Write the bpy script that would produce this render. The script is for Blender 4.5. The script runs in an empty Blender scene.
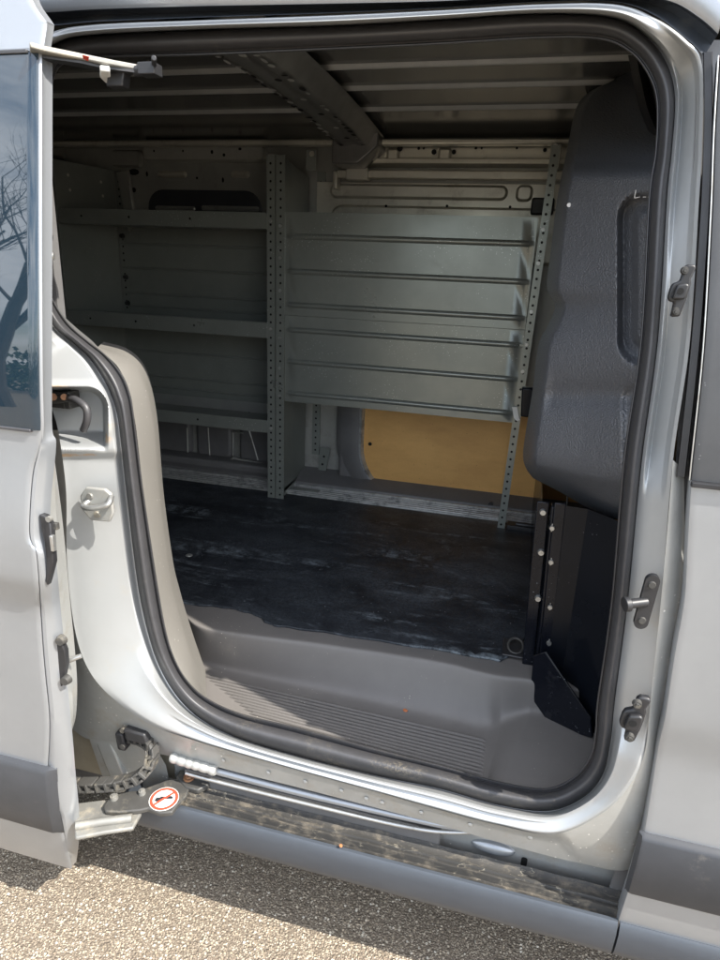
import bpy, bmesh, math, random
import numpy as np
from mathutils import Vector, Matrix
random.seed(7)
sc = bpy.context.scene
COL = sc.collection

# ------------------------------------------------------------------ camera
F = 632.99
RIGHT = np.array([0.96658391, 0.25290376, 0.04189538])
UP = np.array([-0.11751681, 0.29190032, 0.9492017])
FWD = np.array([-0.22782742, 0.92240658, -0.3118666])
CAM = np.array([0., 0., 1.45])
cd = bpy.data.cameras.new('camera'); cam = bpy.data.objects.new('camera', cd); COL.objects.link(cam)
cd.sensor_fit = 'HORIZONTAL'; cd.sensor_width = 36; cd.lens = F/720*36; cd.clip_start = .02; cd.clip_end = 2000
m = Matrix.Identity(4)
for i in range(3):
    m[i][0] = RIGHT[i]; m[i][1] = UP[i]; m[i][2] = -FWD[i]; m[i][3] = CAM[i]
cam.matrix_world = m
sc.camera = cam

def ray(px, py): return FWD*F + RIGHT*(px-360) - UP*(py-480)
def at(px, py, ax, v):
    d = ray(px, py); i = 'xyz'.index(ax); t = (v-CAM[i])/d[i]
    return CAM + t*d
def atp(px, py, p0, n):
    d = ray(px, py); n = np.array(n, float); t = ((np.array(p0)-CAM)@n)/(d@n)
    return CAM + t*d
def surf(px, py, yf):
    p = at(px, py, 'y', 1.0)
    for _ in range(8): p = at(px, py, 'y', yf(p[0], p[2]))
    return p

# ------------------------------------------------------------------ materials
def nt(name):
    m = bpy.data.materials.new(name); m.use_nodes = True
    t = m.node_tree; b = t.nodes['Principled BSDF']
    return m, t, b
def noise(t, scale, detail=6, rough=.6, vec=None, dist=0):
    n = t.nodes.new('ShaderNodeTexNoise'); n.inputs['Scale'].default_value = scale
    n.inputs['Detail'].default_value = detail; n.inputs['Roughness'].default_value = rough
    n.inputs['Distortion'].default_value = dist
    if vec is not None: t.links.new(vec, n.inputs['Vector'])
    return n.outputs['Fac']
def ramp(t, fac, *stops):
    r = t.nodes.new('ShaderNodeValToRGB'); cr = r.color_ramp
    while len(cr.elements) < len(stops): cr.elements.new(.5)
    for e, (p, c) in zip(cr.elements, stops):
        e.position = p; e.color = (c, c, c, 1) if not isinstance(c, tuple) else (*c, 1)
    t.links.new(fac, r.inputs['Fac']); return r.outputs['Color']
def mix(t, fac, a, b):
    n = t.nodes.new('ShaderNodeMix'); n.data_type = 'RGBA'
    for s, v in ((0, fac), (6, a), (7, b)):
        if isinstance(v, (tuple, float, int)):
            n.inputs[s].default_value = (*v, 1) if isinstance(v, tuple) else v
        else: t.links.new(v, n.inputs[s])
    return n.outputs[2]
def mathn(t, op, a, b=None):
    n = t.nodes.new('ShaderNodeMath'); n.operation = op
    for i, v in enumerate((a, b)):
        if v is None: continue
        if isinstance(v, (int, float)): n.inputs[i].default_value = v
        else: t.links.new(v, n.inputs[i])
    return n.outputs[0]
def objco(t, scale=(1, 1, 1), rot=(0, 0, 0)):
    g = t.nodes.new('ShaderNodeNewGeometry'); mp = t.nodes.new('ShaderNodeMapping')
    mp.inputs['Scale'].default_value = scale; mp.inputs['Rotation'].default_value = rot
    t.links.new(g.outputs['Position'], mp.inputs['Vector']); return mp.outputs['Vector']
def bump(t, b, h, strength=.3, dist=.001):
    n = t.nodes.new('ShaderNodeBump'); n.inputs['Strength'].default_value = strength
    n.inputs['Distance'].default_value = dist
    t.links.new(h, n.inputs['Height']); t.links.new(n.outputs['Normal'], b.inputs['Normal'])
def setp(b, **k):
    for n, v in k.items():
        n = {'col': 'Base Color', 'rough': 'Roughness', 'metal': 'Metallic', 'spec': 'Specular IOR Level', 'coat': 'Coat Weight', 'coatr': 'Coat Roughness'}[n]
        b.inputs[n].default_value = (*v, 1) if isinstance(v, tuple) else v
def worn(name, c1, c2=None, rough=.5, metal=0., sc_=30, lo=.35, hi=.75, bstr=0., bscale=300, dirt=None, dirt_lo=.6, dirt_hi=.8, dirt_scale=9, rvar=.12, coat=0, spec=.5, stretch=(1, 1, 1), specks=None):
    """paint/plastic with two-tone mottling, dirt patches, uneven gloss and fine grain"""
    m, t, b = nt(name); c2 = c2 or tuple(x*.8 for x in c1)
    v = objco(t, stretch)
    f = noise(t, sc_, 8, .65, v); col = mix(t, ramp(t, f, (lo, 0.), (hi, 1.)), c1, c2)
    r = mathn(t, 'MULTIPLY_ADD', noise(t, sc_*.5, 5, .6, v), rvar*2); t.nodes[-1]; 
    r.node.inputs[2].default_value = rough-rvar
    if dirt:
        df = ramp(t, noise(t, dirt_scale, 10, .72, v), (dirt_lo, 0.), (dirt_hi, 1.))
        col = mix(t, df, col, dirt)
        r = mathn(t, 'ADD', r, mathn(t, 'MULTIPLY', df, .3))
    if specks:
        vo = t.nodes.new('ShaderNodeTexVoronoi'); vo.inputs['Scale'].default_value = specks[0]; t.links.new(objco(t), vo.inputs['Vector'])
        sf = mathn(t, 'MULTIPLY', ramp(t, vo.outputs['Distance'], (specks[1], 1.), (specks[1]+.04, 0.)), ramp(t, noise(t, 7, 3, .6, v), (.5, 0.), (.62, 1.)))
        col = mix(t, sf, col, specks[2])
    t.links.new(col, b.inputs['Base Color']); t.links.new(r, b.inputs['Roughness'])
    setp(b, metal=metal, coat=coat, coatr=.12, spec=spec)
    if bstr: bump(t, b, noise(t, bscale, 3, .5, v), bstr, .0006)
    return m
M = {}
M['silver'] = worn('silver_paint', (.335, .35, .368), (.30, .315, .33), .34, .55, 6, rvar=.05, coat=.35, dirt=(.40, .385, .36), dirt_lo=.64, dirt_hi=1., dirt_scale=5, bstr=.03, bscale=900)
M['silver_rust'] = None
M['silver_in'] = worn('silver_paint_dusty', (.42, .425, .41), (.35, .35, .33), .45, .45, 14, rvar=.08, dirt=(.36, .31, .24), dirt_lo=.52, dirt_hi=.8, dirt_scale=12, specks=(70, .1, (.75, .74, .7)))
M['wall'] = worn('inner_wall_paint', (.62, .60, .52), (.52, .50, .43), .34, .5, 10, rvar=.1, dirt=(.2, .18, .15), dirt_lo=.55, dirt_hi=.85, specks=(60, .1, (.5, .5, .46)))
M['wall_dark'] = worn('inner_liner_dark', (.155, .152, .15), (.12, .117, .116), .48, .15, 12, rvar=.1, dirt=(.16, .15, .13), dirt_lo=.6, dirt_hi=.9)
M['wall_mid'] = worn('wall_paint_dim', (.37, .37, .34), (.30, .30, .28), .38, .45, 10, rvar=.1, dirt=(.15, .14, .12), dirt_lo=.55, dirt_hi=.85)  # same wall paint, darkened where the load space gets less light
M['wall_lit'] = worn('wall_paint_lit', (.52, .52, .48), (.43, .43, .40), .34, .45, 10, rvar=.1, dirt=(.2, .19, .17), dirt_lo=.55, dirt_hi=.85)  # same wall paint again, brighter to carry the light on the long pressing
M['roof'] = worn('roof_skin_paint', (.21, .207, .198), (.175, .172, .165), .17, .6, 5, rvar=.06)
M['roofrib'] = worn('roof_rib_highlight', (.62, .62, .59), (.52, .52, .50), .33, .5, 14, rvar=.06)  # roof paint made paler, the highlight on the ribs put into the colour
M['beam'] = worn('roof_beam_paint', (.20, .197, .19), (.15, .148, .143), .34, .5, 16, rvar=.1, dirt=(.26, .25, .235), dirt_lo=.6, dirt_hi=.85, dirt_scale=20)
M['rack'] = worn('rack_green_grey_paint', (.25, .266, .243), (.215, .23, .21), .30, .42, 9, rvar=.09, dirt=(.18, .185, .17), dirt_lo=.56, dirt_hi=1., dirt_scale=11, specks=(110, .12, (.6, .62, .6)))
M['rackdark'] = worn('rack_green_grey_paint_shaded', (.21, .224, .205), (.18, .193, .178), .42, .3, 9, rvar=.07, dirt=(.17, .17, .15), dirt_lo=.62, dirt_hi=.95, dirt_scale=14, specks=(95, .09, (.4, .42, .4)))  # rack paint again, shade of rear and end panels put into its colour
M['rubber'] = worn('door_seal_rubber', (.052, .051, .054), (.038, .038, .040), .44, 0, 25, rvar=.08, dirt=(.16, .145, .12), dirt_lo=.6, dirt_hi=.9, dirt_scale=14, bstr=.1, bscale=700)
M['black'] = worn('black_plastic', (.022, .022, .024), (.015, .015, .016), .45, 0, 30, rvar=.1, dirt=(.06, .056, .048), dirt_lo=.6, dirt_hi=.9, dirt_scale=25)
M['hole'] = worn('shadowed_hole', (.004, .004, .004), (.003, .003, .003), .9)  # near-black stands in for the shade inside holes and slots
M['blackgloss'] = worn('black_gloss_paint', (.006, .007, .011), (.004, .005, .008), .16, 0, 15, rvar=.05, dirt=(.05, .05, .055), dirt_lo=.62, dirt_hi=.95, dirt_scale=12, specks=(120, .1, (.35, .37, .4)))
M['blackgloss'].node_tree.nodes['Principled BSDF'].inputs['Specular IOR Level'].default_value = .25
M['blacksheet'] = worn('black_sheet_paint', (.006, .0075, .011), (.0045, .0055, .008), .22, 0, 15, rvar=.06, specks=(110, .09, (.25, .26, .28)))
M['blacksheet'].node_tree.nodes['Principled BSDF'].inputs['Specular IOR Level'].default_value = .18
M['plastic'] = worn('grey_step_plastic', (.150, .140, .132), (.130, .121, .114), .52, 0, 8, rvar=.05, dirt=(.24, .22, .19), dirt_lo=.58, dirt_hi=.95, dirt_scale=7, bstr=.25, bscale=1300, specks=(85, .07, (.5, .46, .4)))
M['trim'] = worn('pillar_trim_plastic', (.150, .142, .128), (.135, .128, .115), .6, 0, 8, rvar=.04, bstr=.2, bscale=1200, specks=(60, .06, (.4, .38, .34)))
M['clad'] = worn('dark_cladding_plastic', (.040, .042, .047), (.031, .033, .037), .46, 0, 20, rvar=.08, dirt=(.17, .155, .13), dirt_lo=.62, dirt_hi=.9, dirt_scale=12, bstr=.15, bscale=1100)
M['rocker'] = worn('faded_rocker_plastic', (.052, .060, .072), (.042, .049, .060), .42, 0, 12, rvar=.08, dirt=(.2, .19, .17), dirt_lo=.6, dirt_hi=.95, dirt_scale=10, bstr=.15, bscale=1100, stretch=(.6, 1, 1.6))
M['tray'] = worn('dusty_sill_tray_plastic', (.036, .034, .031), (.024, .023, .021), .62, 0, 18, rvar=.08, dirt=(.19, .16, .12), dirt_lo=.50, dirt_hi=.82, dirt_scale=38, bstr=.4, bscale=500, stretch=(.8, 1, 1))
def cracks():
    # dried-mud tide lines on the tray
    m = M['tray']; t = m.node_tree; b = t.nodes['Principled BSDF']; old = b.inputs['Base Color'].links[0].from_socket
    v = objco(t, (.55, 1.6, 1)); d = t.nodes.new('ShaderNodeVectorMath'); d.operation = 'ADD'
    nn = t.nodes.new('ShaderNodeTexNoise'); nn.inputs['Scale'].default_value = 18; nn.inputs['Detail'].default_value = 6; t.links.new(v, nn.inputs['Vector'])
    ms = t.nodes.new('ShaderNodeVectorMath'); ms.operation = 'SCALE'; ms.inputs['Scale'].default_value = .12; t.links.new(nn.outputs['Color'], ms.inputs[0])
    t.links.new(v, d.inputs[0]); t.links.new(ms.outputs[0], d.inputs[1])
    vo = t.nodes.new('ShaderNodeTexVoronoi'); vo.feature = 'DISTANCE_TO_EDGE'; vo.inputs['Scale'].default_value = 17; t.links.new(d.outputs[0], vo.inputs['Vector'])
    f = mathn(t, 'MULTIPLY', ramp(t, vo.outputs['Distance'], (.004, 1.), (.016, 0.)), ramp(t, noise(t, 30, 6, .75, v), (.48, 0.), (.66, .6)))
    t.links.new(mix(t, f, old, (.42, .37, .28)), b.inputs['Base Color'])
cracks()
M['steel'] = worn('zinc_steel', (.48, .48, .47), (.38, .38, .36), .35, .8, 40, rvar=.1, dirt=(.25, .2, .15), dirt_lo=.6, dirt_hi=.85, dirt_scale=40)
M['alu'] = worn('floor_rail_metal', (.62, .62, .60), (.45, .45, .44), .38, .6, 30, rvar=.1, dirt=(.12, .12, .12), dirt_lo=.5, dirt_hi=.7, dirt_scale=16)
M['armlight'] = worn('dusty_cast_arm', (.25, .245, .225), (.17, .165, .15), .45, .4, 20, rvar=.1, dirt=(.42, .37, .28), dirt_lo=.5, dirt_hi=.75, dirt_scale=24)
M['armdark'] = worn('dusty_black_arm', (.055, .053, .049), (.035, .034, .031), .55, 0, 20, rvar=.1, dirt=(.2, .175, .13), dirt_lo=.54, dirt_hi=.8, dirt_scale=28)
M['tan'] = worn('road_dirt_on_metal', (.38, .34, .26), (.3, .27, .21), .65, .1, 15)
M['white'] = worn('sticker_white', (.8, .79, .76), (.74, .72, .68), .4)
M['red'] = worn('sticker_red', (.62, .06, .03), (.55, .07, .04), .4)
M['rust'] = worn('rusty_bolt', (.30, .15, .07), (.2, .11, .07), .7, .3, 60)
M['leaf'] = worn('dry_leaf', (.45, .16, .06), (.35, .1, .04), .7)
M['zincwhite'] = worn('white_plastic', (.75, .75, .72), (.65, .65, .62), .4)

def bulk_mat():
    m, t, b = nt('textured_bulkhead_plastic')
    v = objco(t)
    f = noise(t, 5, 6, .6, v); t.links.new(mix(t, f, (.080, .085, .097), (.108, .114, .128)), b.inputs['Base Color'])
    setp(b, rough=.37, spec=1.)
    vo = t.nodes.new('ShaderNodeTexVoronoi'); vo.feature = 'SMOOTH_F1'; vo.inputs['Scale'].default_value = 300; t.links.new(v, vo.inputs['Vector'])
    n = noise(t, 380, 2, .5, v)
    bump(t, b, mathn(t, 'ADD', mathn(t, 'MULTIPLY', vo.outputs['Distance'], 1.), n), .75, .0022)
    return m
M['bulk'] = bulk_mat()
def mat_mat():
    m, t, b = nt('scuffed_rubber_mat')
    v = objco(t); vs = objco(t, (1, 1.5, 1), (0, 0, .12))
    base = mix(t, noise(t, 4, 6, .6, v), (.006, .0072, .010), (.018, .021, .027))
    sc1 = ramp(t, noise(t, 4.5, 12, .74, vs, .6), (.54, 0.), (.74, .9))
    sc2 = ramp(t, noise(t, 45, 8, .7, v), (.42, 0.), (.7, 1.))
    col = mix(t, mathn(t, 'MULTIPLY', sc1, sc2), base, (.30, .34, .38))
    ln = noise(t, 2.2, 9, .68, objco(t, (.8, 5, 1), (0, 0, .16)), .5)
    l1 = mathn(t, 'MULTIPLY', ramp(t, ln, (.56, 0.), (.64, 1.)), ramp(t, noise(t, 26, 6, .75, v), (.44, 0.), (.62, .7)))
    col = mix(t, l1, col, (.24, .28, .31))
    vo = t.nodes.new('ShaderNodeTexVoronoi'); vo.inputs['Scale'].default_value = 55; t.links.new(v, vo.inputs['Vector'])
    sp = mathn(t, 'MULTIPLY', ramp(t, vo.outputs['Distance'], (.05, 1.), (.09, 0.)), ramp(t, noise(t, 5, 4, .6, v), (.5, 0.), (.56, .8)))
    col = mix(t, sp, col, (.4, .42, .44))
    pw = mathn(t, 'MULTIPLY', ramp(t, noise(t, 3.2, 10, .7, vs, .4), (.40, 0.), (.62, .95)), ramp(t, noise(t, 130, 5, .75, v), (.36, 0.15), (.66, 1.)))
    col = mix(t, pw, col, (.07, .08, .092))
    t.links.new(col, b.inputs['Base Color'])
    t.links.new(ramp(t, noise(t, 7, 8, .65, v), (.3, .38), (.75, .6)), b.inputs['Roughness'])
    setp(b, spec=.35)
    bump(t, b, noise(t, 420, 4, .6, v), .5, .0012)
    return m
M['mat'] = mat_mat()
def board_mat():
    m, t, b = nt('brown_hardboard')
    v = objco(t, (1, 1, 1))
    col = mix(t, noise(t, 140, 4, .6, v), (.70, .385, .115), (.78, .45, .15))
    col = mix(t, ramp(t, noise(t, 4, 8, .7, objco(t, (1, 1, 2.5))), (.38, 0.), (.72, 1.)), col, (.60, .32, .095))
    vo = t.nodes.new('ShaderNodeTexVoronoi'); vo.inputs['Scale'].default_value = 40; t.links.new(v, vo.inputs['Vector'])
    col = mix(t, ramp(t, vo.outputs['Distance'], (.04, .7), (.07, 0.)), col, (.2, .1, .05))
    t.links.new(col, b.inputs['Base Color']); setp(b, rough=.5)
    return m
M['board'] = board_mat()
def glass_mat():
    m, t, b = nt('tinted_window_glass')
    setp(b, col=(.010, .022, .034), rough=.015, spec=.5)
    b.inputs['IOR'].default_value = 1.75
    return m
M['glass'] = glass_mat()
def asphalt():
    m, t, b = nt('asphalt_with_pale_chippings')
    v = objco(t)
    vo = t.nodes.new('ShaderNodeTexVoronoi'); vo.inputs['Scale'].default_value = 138; t.links.new(v, vo.inputs['Vector'])
    vo2 = t.nodes.new('ShaderNodeTexVoronoi'); vo2.inputs['Scale'].default_value = 270; t.links.new(v, vo2.inputs['Vector'])
    cellc = t.nodes.new('ShaderNodeSeparateColor'); t.links.new(vo.outputs['Color'], cellc.inputs[0])
    cell2 = t.nodes.new('ShaderNodeSeparateColor'); t.links.new(vo2.outputs['Color'], cell2.inputs[0])
    stone = ramp(t, cellc.outputs[0], (0., (.15, .118, .086)), (.3, (.33, .265, .19)), (.6, (.50, .41, .30)), (.85, (.70, .60, .46)), (1., (.84, .78, .66)))
    s2 = ramp(t, cell2.outputs[1], (0., (.14, .11, .082)), (.6, (.29, .235, .172)), (1., (.56, .49, .38)))
    binder = mix(t, noise(t, 60, 5, .6, v), (.12, .096, .072), (.21, .172, .13))
    col = mix(t, ramp(t, vo2.outputs['Distance'], (.42, 1.), (.62, 0.)), binder, s2)
    m1 = mathn(t, 'MULTIPLY', ramp(t, vo.outputs['Distance'], (.34, 1.), (.5, 0.)), ramp(t, cellc.outputs[1], (.42, 0.), (.45, 1.)))
    col = mix(t, m1, col, stone)
    col = mix(t, ramp(t, noise(t, 3, 5, .6, v), (.4, 0.), (.8, .4)), col, (.18, .148, .112))
    t.links.new(col, b.inputs['Base Color']); setp(b, rough=.8, spec=.3)
    h = mathn(t, 'ADD', mathn(t, 'MULTIPLY', m1, .8), mathn(t, 'SUBTRACT', .6, vo2.outputs['Distance']))
    bump(t, b, h, 1., .0035)
    return m
M['asphalt'] = asphalt()
def rusty_silver(name, pts):
    """silver paint with rust runs round given spots (x,y,z,radius) on the metal"""
    m, t, b = nt(name)
    v = objco(t); g = t.nodes.new('ShaderNodeNewGeometry')
    col = mix(t, noise(t, 8, 6, .6, v), (.45, .463, .468), (.39, .40, .40))
    col = mix(t, ramp(t, noise(t, 9, 10, .7, v), (.6, 0.), (.88, .8)), col, (.45, .4, .32))
    tot = None
    for (x, y, z, r, sx, sz) in pts:
        mp = t.nodes.new('ShaderNodeVectorMath'); mp.operation = 'SUBTRACT'; t.links.new(g.outputs['Position'], mp.inputs[0]); mp.inputs[1].default_value = (x, y, z)
        ms = t.nodes.new('ShaderNodeVectorMath'); ms.operation = 'MULTIPLY'; t.links.new(mp.outputs[0], ms.inputs[0]); ms.inputs[1].default_value = (1/sx, 1/.08, 1/sz)
        ln = t.nodes.new('ShaderNodeVectorMath'); ln.operation = 'LENGTH'; t.links.new(ms.outputs[0], ln.inputs[0])
        w = mathn(t, 'SUBTRACT', r, ln.outputs['Value']); w.node.use_clamp = True
        tot = w if tot is None else mathn(t, 'ADD', tot, w)
    rf = mathn(t, 'MULTIPLY', tot, noise(t, 55, 9, .75, v)); 
    rf = ramp(t, rf, (.34, 0.), (.56, 1.))
    col = mix(t, rf, col, mix(t, noise(t, 90, 5, .6, v), (.33, .20, .11), (.46, .36, .25)))
    t.links.new(col, b.inputs['Base Color'])
    t.links.new(ramp(t, rf, (0., .43), (1., .8)), b.inputs['Roughness'])
    t.links.new(ramp(t, rf, (0., .5), (1., .0)), b.inputs['Metallic'])
    setp(b, coat=.12, coatr=.2)
    # shallow dents in the thin sheet
    bump(t, b, noise(t, 14, 3, .5, v), .12, .006)
    return m

# ------------------------------------------------------------------ mesh helpers
class MB:
    def __init__(s): s.v = []; s.f = []; s.mi = []
    def add(s, vs, fs, mi=0):
        o = len(s.v); s.v += [tuple(map(float, p)) for p in vs]
        for f in fs: s.f.append(tuple(i+o for i in f)); s.mi.append(mi)
        return s
    def grid(s, rows, closed=False, mi=0):
        n = len(rows[0]); vs = [p for r in rows for p in r]; fs = []
        for i in range(len(rows)-1):
            for j in range(n-1 if not closed else n):
                k = (j+1) % n
                fs.append((i*n+j, i*n+k, (i+1)*n+k, (i+1)*n+j))
        return s.add(vs, fs, mi)
    def box(s, x0, x1, y0, y1, z0, z1, mi=0):
        vs = [(x, y, z) for x in (x0, x1) for y in (y0, y1) for z in (z0, z1)]
        return s.add(vs, [(0, 1, 3, 2), (4, 6, 7, 5), (0, 4, 5, 1), (2, 3, 7, 6), (0, 2, 6, 4), (1, 5, 7, 3)], mi)
    def obox(s, c, ax, ay, az, mi=0):
        c, ax, ay, az = map(np.array, (c, ax, ay, az))
        vs = [c+i*ax+j*ay+k*az for i in (-1, 1) for j in (-1, 1) for k in (-1, 1)]
        return s.add(vs, [(0, 1, 3, 2), (4, 6, 7, 5), (0, 4, 5, 1), (2, 3, 7, 6), (0, 2, 6, 4), (1, 5, 7, 3)], mi)
    def prism(s, pts, d, mi=0):
        """closed outline of 3D points pushed along vector d"""
        n = len(pts); d = np.array(d)
        vs = list(map(np.array, pts))+[np.array(p)+d for p in pts]
        fs = [tuple(range(n)), tuple(range(2*n-1, n-1, -1))]+[(i, i+n, (i+1) % n+n, (i+1) % n) for i in range(n)]
        return s.add(vs, fs, mi)
    def cyl(s, p0, p1, r0, r1=None, n=20, mi=0, cap=True):
        p0, p1 = np.array(p0, float), np.array(p1, float); r1 = r0 if r1 is None else r1
        a = (p1-p0)/np.linalg.norm(p1-p0); h = np.array([0, 0, 1.]) if abs(a[2]) < .9 else np.array([1., 0, 0])
        u = np.cross(a, h); u /= np.linalg.norm(u); w = np.cross(a, u)
        A = [p0+r0*(math.cos(t)*u+math.sin(t)*w) for t in np.linspace(0, 2*math.pi, n, endpoint=False)]
        B = [p1+r1*(math.cos(t)*u+math.sin(t)*w) for t in np.linspace(0, 2*math.pi, n, endpoint=False)]
        fs = [(i, (i+1) % n, (i+1) % n+n, i+n) for i in range(n)]
        if cap: fs += [tuple(range(n-1, -1, -1)), tuple(range(n, 2*n))]
        return s.add(A+B, fs, mi)
    def tube(s, path, r, n=10, mi=0):
        P = [np.array(p, float) for p in path]; rs = r if hasattr(r, '__len__') else [r]*len(P)
        rings = []; u = None
        for i, p in enumerate(P):
            a = P[min(i+1, len(P)-1)]-P[max(i-1, 0)]; a /= np.linalg.norm(a)
            if u is None:
                h = np.array([0, 0, 1.]) if abs(a[2]) < .9 else np.array([1., 0, 0]); u = np.cross(a, h)
            u = u-a*(u@a); u /= np.linalg.norm(u); w = np.cross(a, u)
            rings.append([p+rs[i]*(math.cos(t)*u+math.sin(t)*w) for t in np.linspace(0, 2*math.pi, n, endpoint=False)])
        s.grid(rings, True, mi)
        o = len(s.v)
        s.add(rings[0], [tuple(range(n-1, -1, -1))], mi); s.add(rings[-1], [tuple(range(n))], mi)
        return s
    def disc_y(s, x, y, z, r, n=10, mi=1, rx=None, rz=None):
        """a drilled hole as a flat disc facing -y, its shade put into the colour"""
        rx = rx or r; rz = rz or r
        A = [(x+rx*math.cos(t), y-.0006, z+rz*math.sin(t)) for t in np.linspace(0, 2*math.pi, n, endpoint=False)]
        return s.add(A, [tuple(range(n))], mi)
    def build(s, name, mats, parent=None, smooth=40, bevel=0., weld=False, seg=2):
        me = bpy.data.meshes.new(name); me.from_pydata(s.v, [], s.f); 
        if not isinstance(mats, (list, tuple)): mats = [mats]
        for mm in mats: me.materials.append(mm)
        me.polygons.foreach_set('material_index', s.mi)
        bm = bmesh.new(); bm.from_mesh(me)
        if weld: bmesh.ops.remove_doubles(bm, verts=bm.verts, dist=1e-5)
        if not getattr(s, 'openface', False): bmesh.ops.recalc_face_normals(bm, faces=bm.faces)
        bm.to_mesh(me); bm.free()
        if smooth:
            me.polygons.foreach_set('use_smooth', [True]*len(me.polygons))
            me.set_sharp_from_angle(angle=math.radians(smooth))
        o = bpy.data.objects.new(name, me); COL.objects.link(o)
        if parent is not None:
            o.parent = parent; W = worldm(parent); o.matrix_parent_inverse = W.inverted()
        if bevel:
            b = o.modifiers.new('bevel', 'BEVEL'); b.width = bevel; b.segments = seg; b.limit_method = 'ANGLE'; b.angle_limit = math.radians(35); b.harden_normals = False
        return o
WM = {}
def worldm(o): return WM.get(o.name, Matrix.Identity(4))
def empty(name, loc, label, cat, group=None):
    o = bpy.data.objects.new(name, None); COL.objects.link(o); o.location = loc; o.empty_display_size = .1
    WM[o.name] = Matrix.Translation(loc); o['label'] = label; o['category'] = cat
    if group: o['group'] = group
    return o
def tag(o, label, cat=None, group=None, kind=None):
    o['label'] = label
    if cat: o['category'] = cat
    if group: o['group'] = group
    if kind: o['kind'] = kind
    return o
def proto_copy(src, loc, parent, rot=None):
    c = src.copy(); COL.objects.link(c); c.parent = parent; c.matrix_parent_inverse = worldm(parent).inverted(); c.location = loc
    if rot is not None: c.rotation_euler = rot
    return c
def cr(keys, n):
    """Catmull-Rom through keys (list of tuples), n samples per span"""
    K = [np.array(k, float) for k in keys]; out = []
    for i in range(len(K)-1):
        p0, p1, p2, p3 = K[max(i-1, 0)], K[i], K[i+1], K[min(i+2, len(K)-1)]
        for j in range(n):
            t = j/n
            out.append(.5*((2*p1)+(-p0+p2)*t+(2*p0-5*p1+4*p2-p3)*t*t+(-p0+3*p1-3*p2+p3)*t**3))
    out.append(K[-1]); return out
def ccr(keys, n):
    K = [np.array(k, float) for k in keys]; N = len(K); out = []
    for i in range(N):
        p0, p1, p2, p3 = K[i-1], K[i], K[(i+1) % N], K[(i+2) % N]
        for j in range(n):
            t = j/n
            out.append(.5*((2*p1)+(-p0+p2)*t+(2*p0-5*p1+4*p2-p3)*t*t+(-p0+3*p1-3*p2+p3)*t**3))
    return out
def sstep(a, b, x):
    t = min(1, max(0, (x-a)/(b-a))); return t*t*(3-2*t)
def interp(x, xs, ys): return float(np.interp(x, xs, ys))

# ------------------------------------------------------------------ ground
g = MB(); g.box(-60, 60, -60, 60, -.3, 0)
go = g.build('ground', M['asphalt'], smooth=0); go['kind'] = 'structure'; go['label'] = 'brown grey asphalt with pale stone chippings'

# ------------------------------------------------------------------ the van
van = empty('panel_van', (-.3, 1.75, 0), 'silver panel van with its side door slid open on a racked load space', 'van')

def tum(z): return .075*(max(0, z-1.15)/.6)**1.4
def bodyy(off):
    return lambda x, z: .955+off+tum(z)
SO = [(40,200),(40,120),(43,62),(60,42),(100,35),(200,30),(333,26),(440,20),(540,14),(612,18),(646,36),(666,62),(675,96),(672,150),(667,200),(658,340),(642,460),(628,600),(615,700),(611,739),(603,774),(584,797),(549,811),(498,805),(440,789),(373,775),(300,757),(240,739),(205,722),(180,700),(160,668),(147,630),(137,580),(126,490),(118,420),(111,395),(102,377),(89,358),(73,343),(55,328),(45,310),(40,290),(38,250)]
SI = [(48,200),(49,115),(56,74),(72,62),(110,58),(200,56),(333,50),(440,45),(540,39),(600,40),(630,53),(648,76),(656,103),(655,150),(648,200),(640,340),(623,460),(611,600),(597,700),(595,730),(590,755),(574,776),(545,788),(498,781),(440,765),(373,748),(300,728),(240,713),(207,698),(188,681),(175,659),(166,630),(157,580),(143,487),(134,415),(130,393),(122,374),(107,356),(88,341),(69,324),(55,303),(46,281),(44,250)]
F2 = [(20,200),(20,120),(32,45),(55,31),(100,24),(200,20),(333,15),(440,10),(540,4),(615,4),(655,18),(686,40),(702,66),(702,150),(699,200),(690,340),(673,460),(662,590),(651,695),(645,750),(631,783),(604,812),(556,834),(498,825),(440,810),(373,791),(300,771),(240,754),(196,741),(152,725),(117,702),(90,672),(75,630),(67,560),(66,490),(58,430),(50,405),(42,385),(32,370),(22,350),(16,330),(10,300),(8,250)]
NS = 24
so, si, f2 = ccr(SO, NS), ccr(SI, NS), ccr(F2, NS)
def in_rr(x, y, x0, y0, x1, y1, r, soft):
    cx = min(max(x, x0+r), x1-r); cy = min(max(y, y0+r), y1-r)
    d = math.hypot(x-cx, y-cy)-r
    return sstep(soft, -soft, d)
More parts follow.
